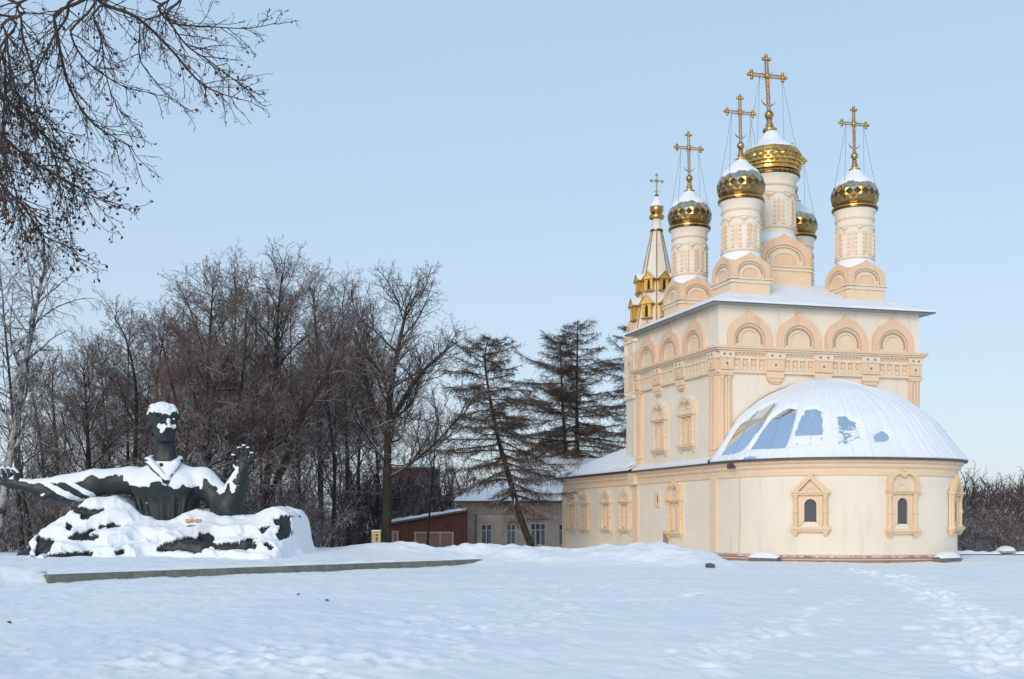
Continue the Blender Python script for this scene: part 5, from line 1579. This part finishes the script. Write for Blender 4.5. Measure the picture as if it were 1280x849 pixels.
def deciduous(label, trunk, r0, limbs, seed, t_low=.28, crown=1.0, ang=(30, 60), twig=None, bark=None, cfg=None, leafm=LEAFD, leafsize=.06, group=None, name='deciduous_tree', forks=(), lowlen=1.0, zk=.91):
    r = random.Random(seed); c = dict(DEC); c.update(cfg or {})
    b0 = trunk[0][2]; sq = lambda P: [(x, y, b0 + (z - b0) * zk) for x, y, z in P]
    trunk = sq(trunk); forks = [(sq(f), q) for f, q in forks]; base = Vector(trunk[0])
    t = thing(name, label, 'tree', tuple(base), group or 'bare trees behind the statue')
    TB, CB = Tubes(), Tubes(); LB = Tubes(); c['LB'] = LB
    stems = [guide(trunk, 18)]
    TB.emit(stems[0], r0, r0 * .10, 9)
    for f in forks:
        g = guide(f[0], 12); TB.emit(g, f[1], f[1] * .15, 7); stems.append(g)
    H = (stems[0][-1] - stems[0][0]).length
    for si, st in enumerate(stems):
        k = int(limbs * 1.35) if si == 0 else max(5, int(limbs * .75))
        h = (st[-1] - st[0]).length; r_s = r0 if si == 0 else forks[si - 1][1]
        tl = t_low if si == 0 else .15
        for i in range(k):
            q = tl + (1 - tl) * ((i + r.random() * .8) / k) ** .9; q = min(q, .995)
            p, d = along(st, q)
            a = i * 2.399 + r.uniform(-.5, .5); hor = Vector((math.cos(a), math.sin(a), 0))
            g = rad(r.uniform(*ang)) * (1.15 - .45 * q)
            dd = (Vector((0, 0, 1)) * math.cos(g) + hor * math.sin(g)).normalized()
            L = h * .42 * crown * (1.15 - .80 * (q - tl) / (1 - tl)) * r.uniform(.75, 1.15) * (lowlen if q < .5 else 1)
            branch(CB, r, p, dd, L, max(r_s * (1 - .8 * q) * .40, .018), 1, c)
        branch(CB, r, st[-2], (st[-1] - st[-2]).normalized(), h * .16, r_s * .12, 2, c)
    TB.mesh('trunk', bark or BARK, t)
    LB.mesh('limbs', bark or BARK, t)
    CB.mesh('crown', twig or TWIGD, t)
    CB.leaves('dry_leaves', leafm, t, leafsize, seed)
    return t

def T(*pts): return [tuple(W(px, py, Y)) for px, py, Y in pts]

RED_ = dict(leaf=.14, kids={1: 14, 2: 10, 3: 6})
# big linden with a wide dome-shaped crown, right of the statue
deciduous('tall bare tree with a wide rounded crown and thick straight trunk beside the cream signboard', T((482, 692, 54), (484, 620, 54), (485, 525, 54), (490, 440, 54), (505, 350, 54), (508, 330, 54)), .27, 17, 101, t_low=.26, crown=1.08, ang=(34, 74), zk=.85,
          forks=((T((484, 520, 54), (462, 455, 54.5), (452, 400, 55), (440, 352, 55)), .13), (T((486, 505, 54), (515, 445, 53.5), (545, 405, 53), (572, 380, 53)), .14), (T((485, 560, 54), (510, 560, 53), (535, 520, 52), (562, 462, 52)), .055)))
deciduous('slender forked tree with open ascending branches right behind the raised bronze hand', T((327, 690, 51), (333, 600, 51), (343, 480, 51), (346, 390, 51), (352, 312, 51)), .20, 17, 103, t_low=.32, crown=.92, ang=(28, 62),
          forks=((T((328, 640, 51), (350, 580, 50.8), (378, 510, 50.6), (412, 430, 50.5), (425, 390, 50.5)), .14),))
deciduous('dense round reddish crowned tree with several stems standing right of the statue head', T((268, 690, 49), (262, 610, 49), (258, 500, 49), (262, 400, 49), (266, 328, 49)), .19, 21, 107, t_low=.22, crown=1.0, ang=(32, 74), twig=TWIG, cfg=RED_,
          forks=((T((266, 650, 49), (238, 560, 48.5), (215, 460, 48.2), (200, 390, 48)), .12), (T((268, 640, 49), (290, 540, 49.4), (305, 430, 49.6), (308, 350, 49.6)), .13)))
deciduous('thin pointed tree with drooping reddish tufts left of the statue head', T((160, 690, 53), (168, 580, 53), (170, 470, 53), (158, 400, 53), (143, 368, 53)), .13, 18, 109, t_low=.30, crown=.62, ang=(40, 78), twig=TWIG, cfg=dict(leaf=.2))
deciduous('spreading rust-tinted low tree above the outstretched bronze arm', T((118, 690, 52), (112, 590, 52), (108, 500, 52), (105, 440, 52)), .15, 20, 113, t_low=.18, crown=1.05, ang=(35, 75), twig=TWIG, cfg=dict(leaf=.22))
deciduous('rusty broad bush-like tree between the birch and the statue head', T((205, 690, 57), (200, 590, 57), (196, 470, 57), (205, 385, 57)), .16, 20, 127, t_low=.18, crown=.95, ang=(35, 72), twig=TWIG, cfg=dict(leaf=.18))
deciduous('tall straight dark tree directly behind the slender forked one', T((402, 690, 61), (400, 560, 61), (398, 440, 61), (392, 335, 61)), .19, 18, 131, t_low=.32, crown=.90, ang=(28, 64))
deciduous('narrow tall tree just left of the big round-crowned one', T((436, 690, 65), (434, 560, 65), (430, 430, 65), (428, 345, 65)), .16, 16, 137, t_low=.32, crown=.80, ang=(28, 62), twig=TWIG)
deciduous('tall bare tree with upright limbs behind the dense reddish crown', T((300, 690, 62), (296, 560, 62), (292, 440, 62), (296, 325, 62)), .18, 18, 139, t_low=.28, crown=.90, ang=(28, 64))
deciduous('low snow-laden tree with long level boughs right behind the statue neck', T((243, 690, 45.5), (238, 630, 45.5), (232, 570, 45.5), (236, 520, 45.5)), .15, 15, 149, t_low=.16, crown=1.45, ang=(55, 86), cfg=dict(up={1: .03, 2: .03, 3: .02, 4: .0}), twig=TWIGD)
deciduous('spindly sapling in front of the rust-red shed', T((534, 690, 63), (538, 620, 63), (543, 560, 63), (546, 495, 63)), .075, 14, 151, t_low=.30, crown=.75, ang=(30, 60))
deciduous('grey leaning tree at the far left, behind the outstretched hand', T((42, 692, 50), (30, 620, 50), (24, 560, 50), (26, 500, 50)), .13, 14, 157, t_low=.3, crown=1.0, ang=(50, 85))
deciduous('gnarled small tree half lost in the brush right of the drapery', T((390, 690, 58), (378, 640, 58), (372, 580, 58), (380, 520, 58)), .13, 16, 163, t_low=.2, crown=1.15, ang=(40, 80), twig=TWIG)

rf_ = random.Random(55)
for i, (px, top, Y) in enumerate(((50, 470, 66), (105, 415, 70), (155, 385, 60), (290, 345, 72), (350, 330, 70), (470, 365, 76), (75, 445, 62), (135, 430, 66), (178, 400, 68), (232, 352, 64), (326, 352, 68), (372, 345, 66), (452, 372, 70), (415, 400, 56))):
    x1 = px + rf_.uniform(-10, 10)
    deciduous('slim bare tree lost among its neighbours in the crowded row behind the statue', T((px, 690, Y), (px + rf_.uniform(-5, 5), 580, Y), (x1, 480, Y), (x1 + rf_.uniform(-8, 8), top, Y)), rf_.uniform(.10, .15), 15, 300 + i, t_low=.2, crown=.92, ang=(30, 68), twig=TWIG, cfg=dict(leaf=.08))

# birch at the left edge
BIR = dict(wig=.34, up={1: .05, 2: -.06, 3: -.16, 4: -.22}, kids={1: 11, 2: 7, 3: 4}, bias={1: -.05, 2: -.2, 3: -.3}, ratio={1: .42, 2: .55, 3: .65}, rmin=.006)
deciduous('tall white-trunked birch with fine hanging twigs at the left edge', T((-6, 692, 47), (6, 600, 47), (26, 470, 47), (40, 380, 47), (52, 318, 47), (56, 290, 47)), .20, 24, 167, t_low=.26, crown=.66, ang=(35, 68), twig=BIRCHT, bark=BIRCHB, cfg=BIR, name='birch_tree')
deciduous('thinner grey birch stem close behind the white-trunked one', T((28, 692, 52), (22, 600, 52), (16, 500, 52), (6, 380, 52), (2, 320, 52)), .13, 18, 173, t_low=.3, crown=.6, ang=(35, 68), twig=BIRCHT, cfg=BIR, name='birch_tree')

def larch(label, trunk, r0, reach, seed, t_low=.16, n=58, droop=.0, twist=0):
    r = random.Random(seed); t = thing('larch_tree', label, 'tree', tuple(Vector(trunk[0])), 'bare larches by the old house')
    TB, CB = Tubes(), Tubes(); st = guide(trunk, 26); TB.emit(st, r0, r0 * .07, 9)
    for i in range(n):
        q = t_low + (1 - t_low) * (i + r.random()) / n; q = min(q, .99); p, d = along(st, q)
        k = (q - t_low) / (1 - t_low)
        L = reach * (1 - k ** 2.3) ** .85 * (.66 + .34 * min(1, k * 4)) * r.uniform(.45, 1.12) + .20
        a = i * 2.399 + r.uniform(-.6, .6); hor = Vector((math.cos(a), math.sin(a), 0))
        pts = [p.copy()]; qd = (hor + Vector((0, 0, .38 * k - .22 * (1 - k) + r.uniform(-.12, .12)))).normalized(); w = p.copy(); nn = 9
        for j in range(1, nn):
            qd = (qd + rv(r) * .07 + Vector((0, 0, .055 if j > 4 else -.02))).normalized(); w = w + qd * (L / (nn - 1)); pts.append(w.copy())
        rb = max(r0 * (1 - .85 * q) * .36, .016)
        CB.emit(pts, rb, .007, 5)
        m = int(11 + 15 * L)
        for j in range(m):
            s = .10 + .90 * (j + r.random()) / m; s = min(s, .995); pp, dd = along(pts, s)
            sd = dd.cross(Vector((0, 0, 1))).normalized() * (1 if j % 2 else -1)
            cd = (dd * r.uniform(.3, .9) + sd * r.uniform(.4, 1.0) + Vector((0, 0, r.uniform(-.50, .22)))).normalized()
            cl = min(L * .42, 1.15) * (1.1 - .6 * s) * r.uniform(.5, 1.2); tw = [pp]; w = pp.copy()
            for _ in range(3):
                cd = (cd + rv(r) * .12 + Vector((0, 0, -.06))).normalized(); w = w + cd * (cl / 3); tw.append(w.copy())
            CB.emit(tw, .011, .006, 3)
            for _ in range(int(2 + cl * 8)):
                s2 = r.random(); p2, d2 = along(tw, min(s2, .99)); e = (d2 * .5 + rv(r) * .6 + Vector((0, 0, -.12))).normalized() * r.uniform(.10, .32)
                CB.emit([p2, p2 + e * .5 + Vector((0, 0, -.01)), p2 + e], .008, .005, 3)
    TB.mesh('trunk', BARK, t); CB.mesh('crown', LARCH, t)
    return t
larch('crooked larch leaning left in front of the grey house', T((668, 692, 57), (651, 648, 57), (636, 595, 57), (622, 545, 57), (613, 500, 57), (606, 450, 57), (611, 422, 57)), .20, 3.7, 201, t_low=.22, n=74)
larch('tall straight larch with a full conical crown close left of the church', T((722, 640, 79), (722, 580, 79), (721, 500, 79), (722, 402, 79)), .27, 7.8, 211, t_low=.05, n=84)
larch('slightly shorter larch pressed against the left of the tall straight one', T((712, 640, 77), (708, 580, 77), (703, 500, 77), (700, 420, 77)), .22, 7.0, 223, t_low=.05, n=70)
larch('dark larch mostly hidden behind the church tower wall', T((800, 640, 84), (796, 560, 84), (788, 480, 84), (786, 405, 84)), .22, 4.6, 227, t_low=.05, n=58)

# ------------------------------------------------------------------ the near tree whose boughs hang into the picture
nt_ = thing('linden_tree', 'dark bare boughs with withered seeds hanging in from the upper left', 'tree', (-8.6, 8.0, 0))
NB = mat('near_bark', (.048, .036, .031), .9, 0, (.075, .056, .047), 6, .3, 20)
NL = mat('withered_seeds', (.095, .034, .022), .8, 0, (.045, .022, .016), 9)
TB, CB = Tubes(), Tubes(); r = random.Random(77)
TB.emit(guide([(-8.6, 8.0, -.3), (-8.5, 8.1, 2), (-8.3, 8.2, 4.5), (-8.1, 8.4, 7.0), (-7.8, 8.6, 9.5)], 16), .30, .12, 12)
NEAR = dict(max=4, wig=.40, rmin=.0021, up={1: -.02, 2: -.05, 3: -.07, 4: -.06}, kids={1: 9, 2: 8, 3: 5}, Lref={1: 2.2, 2: .8, 3: .35},
            t0={1: .12, 2: .12, 3: .15}, ang=(22, 58), ratio={1: .36, 2: .46, 3: .46}, bias={1: -.10, 2: -.1, 3: -.1}, leaf=.16)
def bough(pts, r0, r1, kids, klen, leaf=.16, src=None, lv=2):
    """a real bough from the trunk out over the snow, with side twigs"""
    P = [W(px / 2.83, py / 2.83, Y) for px, py, Y in pts]
    if src: P = [Vector(src)] + P
    g = guide(P, 5 * len(P)); CB.emit(g, r0 * .66, r1 * .8, 6)
    c = dict(NEAR); c['leaf'] = leaf
    n0 = .22 if src else .05
    for i in range(kids):
        q = n0 + (1 - n0) * (i + r.random()) / kids; q = min(q, .99); p, d = along(g, q)
        ax = d.cross(rv(r)).normalized(); a = rad(r.uniform(20, 55)); cd = (d * math.cos(a) + ax * math.sin(a)).normalized(); cd.z -= .12; cd.normalize()
        branch(CB, r, p, cd, klen * r.uniform(.5, 1.2) * (1.15 - .5 * q), max(.0065 * (1.2 - q), .004), lv, c)
    return g
S1, S2, S3 = (-8.1, 8.4, 7.0), (-8.25, 8.25, 5.2), (-8.3, 8.2, 4.4)
bough([(60, -260, 8.6), (330, -10, 9.0), (480, 60, 9.1), (600, 170, 9.2), (690, 275, 9.2), (760, 322, 9.3), (850, 352, 9.3)], .030, .004, 28, .46, .18, S1)
bough([(500, -110, 8.8), (590, 60, 9.0), (660, 160, 9.1), (740, 215, 9.2), (810, 270, 9.2), (885, 310, 9.2)], .020, .003, 26, .40, .2, (-6.4, 8.5, 6.9))
bough([(470, -90, 9.2), (560, 30, 9.3), (610, 82, 9.4), (750, 95, 9.5), (880, 100, 9.5), (985, 80, 9.6)], .020, .003, 20, .40, .12, (-6.3, 8.7, 7.1))
bough([(455, -40, 8.7), (492, 90, 8.7), (492, 190, 8.7), (515, 245, 8.8), (600, 340, 8.8), (690, 402, 8.8)], .014, .003, 12, .36, .1, (-6.5, 8.4, 6.8))
bough([(120, -160, 8.0), (240, 20, 8.2), (190, 130, 8.2), (145, 220, 8.1), (110, 290, 8.0), (40, 310, 8.0)], .022, .004, 18, .42, .15, S1)
bough([(150, -120, 8.4), (190, 60, 8.5), (215, 190, 8.6), (250, 320, 8.7), (320, 425, 8.7), (395, 480, 8.8), (470, 520, 8.8)], .026, .003, 30, .46, .2, S1)
bough([(200, -100, 8.8), (250, 120, 8.8), (300, 210, 8.9), (390, 280, 8.9), (455, 312, 9.0), (550, 332, 9.0)], .018, .003, 18, .38, .14, (-7.2, 8.6, 6.8))
bough([(-250, 120, 7.6), (-60, 270, 7.7), (60, 390, 7.8), (150, 470, 7.9), (230, 560, 8.0), (270, 640, 8.0)], .032, .003, 30, .46, .55, S2)
bough([(-230, 300, 7.4), (-60, 420, 7.5), (30, 500, 7.6), (110, 570, 7.7), (210, 625, 7.8), (300, 680, 7.8), (370, 715, 7.9)], .028, .003, 30, .44, .55, S2)
bough([(-240, 520, 7.2), (-60, 600, 7.3), (30, 680, 7.4), (90, 740, 7.4), (150, 830, 7.5), (240, 870, 7.5)], .024, .003, 30, .42, .75, S3)
bough([(-260, 360, 8.4), (-40, 470, 8.4), (30, 600, 8.4), (60, 700, 8.4), (75, 800, 8.4)], .022, .003, 26, .46, .75, S3)
bough([(-80, -120, 8.2), (60, 30, 8.3), (80, 130, 8.3), (120, 260, 8.3), (130, 380, 8.3), (190, 450, 8.3), (250, 520, 8.3)], .020, .003, 30, .46, .3, S1)
bough([(-100, -60, 7.8), (10, 90, 7.8), (30, 200, 7.8), (60, 330, 7.9), (140, 440, 7.9), (205, 600, 7.9), (240, 740, 7.9)], .020, .003, 34, .46, .45, S1)
bough([(250, -140, 8.5), (330, 60, 8.5), (360, 150, 8.6), (370, 240, 8.6), (400, 350, 8.6), (440, 410, 8.6)], .016, .003, 22, .36, .2, (-7.0, 8.4, 6.9))
bough([(-120, 40, 8.9), (0, 180, 8.9), (20, 300, 8.9), (10, 430, 8.9), (20, 560, 8.9), (10, 700, 8.9)], .020, .003, 30, .5, .6, S2)
TB.mesh('trunk', NB, nt_); CB.mesh('crown', NB, nt_); CB.leaves('dry_seeds', NL, nt_, .036, 5)

# ------------------------------------------------------------------ brush and far woods: nobody could count it
UG = Tubes(); r = random.Random(5)
SH = dict(DEC); SH.update(max=4, rmin=.008, kids={2: 7, 3: 5}, up={2: .07, 3: .03, 4: .0}, ratio={2: .5, 3: .5}, wig=.5)
for i in range(140):
    Y = r.uniform(48, 72); px = r.uniform(-60, 400) if i % 4 else r.uniform(380, 520)
    if px > 400: Y = r.uniform(72.5, 84)
    p = Vector((wx(px, Y), Y, float(ground_z(np.array([wx(px, Y)]), np.array([Y]), False)[0]) - .1))
    for k in range(6):
        d = (Vector((0, 0, 1)) + rv(r) * .38).normalized(); branch(UG, r, p + Vector((r.gauss(0, .4), r.gauss(0, .4), 0)), d, r.uniform(1.6, 4.0), .022, 2, SH)
UNDER = mat('snowy_brush', (.135, .095, .084), .95, 0, (.095, .078, .074), .5, snow=(.50, .55, .8, 3, 9, .3))
kind(UG.mesh('undergrowth', UNDER, None), 'stuff')
FW = Tubes(); r = random.Random(9)
FC = dict(DEC); FC.update(max=4, rmin=.012, kids={2: 9, 3: 5}, up={2: .05, 3: .03, 4: .0}, ratio={2: .36, 3: .5}, wig=.4, ang=(25, 60), t0={1: .2, 2: .25, 3: .1})
def fartree(px, Y, h):
    p = Vector((wx(px, Y), Y, -.6)); branch(FW, r, p, (Vector((0, 0, 1)) + rv(r) * .05).normalized(), h, .10, 2, FC)
    branch(FW, r, p, (Vector((0, 0, 1)) + rv(r) * .10).normalized(), h * .8, .07, 2, FC)
for i in range(130): fartree(r.uniform(-160, 470), r.uniform(74, 110), r.uniform(5.0, 8.5))
for i in range(26): fartree(r.uniform(415, 560), r.uniform(76, 90), r.uniform(4.5, 7.5))
for i in range(40): fartree(r.uniform(470, 720), r.uniform(100, 125), r.uniform(6, 9))
for i in range(230): fartree(r.uniform(1150, 1420), r.uniform(72, 112), r.uniform(3.9, 5.6) + (.9 if r.random() < .15 else 0))
for i in range(40): fartree(r.uniform(720, 1150), r.uniform(90, 120), r.uniform(5, 7))
kind(FW.mesh('far_woods', FARW, None), 'stuff')
RS = Tubes(); r = random.Random(19)
for i in range(90):
    Y = r.uniform(60, 76); px = r.uniform(1180, 1400); p = Vector((wx(px, Y), Y, -.5))
    for k in range(5):
        branch(RS, r, p + Vector((r.gauss(0, .5), r.gauss(0, .5), 0)), (Vector((0, 0, 1)) + rv(r) * .5).normalized(), r.uniform(1.6, 3.6), .02, 2, SH)
kind(RS.mesh('undergrowth', TWIGD, None), 'stuff')

# ------------------------------------------------------------------ light, sky, camera
SUN_EL, SUN_AZ = 19.0, 203.0          # low veiled sun behind the viewer, a little to the left (azimuth from +Y towards +X)
w = bpy.data.worlds.new('World'); S.world = w; w.use_nodes = True
nt = w.node_tree; nt.nodes.clear(); N = nt.nodes; L = nt.links
out = N.new('ShaderNodeOutputWorld'); bg = N.new('ShaderNodeBackground'); L.new(bg.outputs[0], out.inputs[0])
sky = N.new('ShaderNodeTexSky'); sky.sky_type = 'NISHITA'; sky.sun_disc = False
sky.sun_elevation = rad(SUN_EL); sky.sun_rotation = rad(SUN_AZ); sky.air_density = 1.0; sky.dust_density = 1.0; sky.ozone_density = 1.0
SKY_MIX = .72
mx = N.new('ShaderNodeMix'); mx.data_type = 'RGBA'; mx.inputs[0].default_value = SKY_MIX
# even thin winter cloud, paler towards the horizon
wt = N.new('ShaderNodeTexCoord'); ws = N.new('ShaderNodeSeparateXYZ'); L.new(wt.outputs['Generated'], ws.inputs[0])
wm = N.new('ShaderNodeMapRange'); wm.inputs[1].default_value = 0.02; wm.inputs[2].default_value = .45; L.new(ws.outputs['Z'], wm.inputs[0])
wc = N.new('ShaderNodeMix'); wc.data_type = 'RGBA'; wc.inputs[6].default_value = (5.2, 6.15, 7.3, 1); wc.inputs[7].default_value = (4.15, 5.8, 7.6, 1)
L.new(wm.outputs[0], wc.inputs[0]); L.new(wc.outputs[2], mx.inputs[7])
L.new(sky.outputs[0], mx.inputs[6]); L.new(mx.outputs[2], bg.inputs[0]); bg.inputs[1].default_value = .115
sun = bpy.data.lights.new('sun', 'SUN'); sun.energy = 1.4; sun.angle = rad(25); sun.color = (1.0, .84, .68)
so = bpy.data.objects.new('sun', sun); COL.objects.link(so)
dirv = Vector((math.sin(rad(SUN_AZ)) * math.cos(rad(SUN_EL)), math.cos(rad(SUN_AZ)) * math.cos(rad(SUN_EL)), math.sin(rad(SUN_EL))))
so.rotation_euler = dirv.to_track_quat('Z', 'Y').to_euler(); so.location = (0, -20, 30)
cam = bpy.data.cameras.new('camera'); co_ = bpy.data.objects.new('camera', cam); COL.objects.link(co_)
co_.location = (0, 0, EYE); co_.rotation_euler = (rad(90), 0, 0)
cam.sensor_width = 36; cam.lens = 36 * F / 1280; cam.shift_y = (650 - 424.5) / 1280; cam.clip_end = 6000; cam.clip_start = .1
S.camera = co_
S.view_settings.view_transform = 'Standard'; S.view_settings.look = 'None'; S.view_settings.exposure = 0.18; S.view_settings.gamma = 1
S.view_settings.use_curve_mapping = False
S.cycles.max_bounces = 6
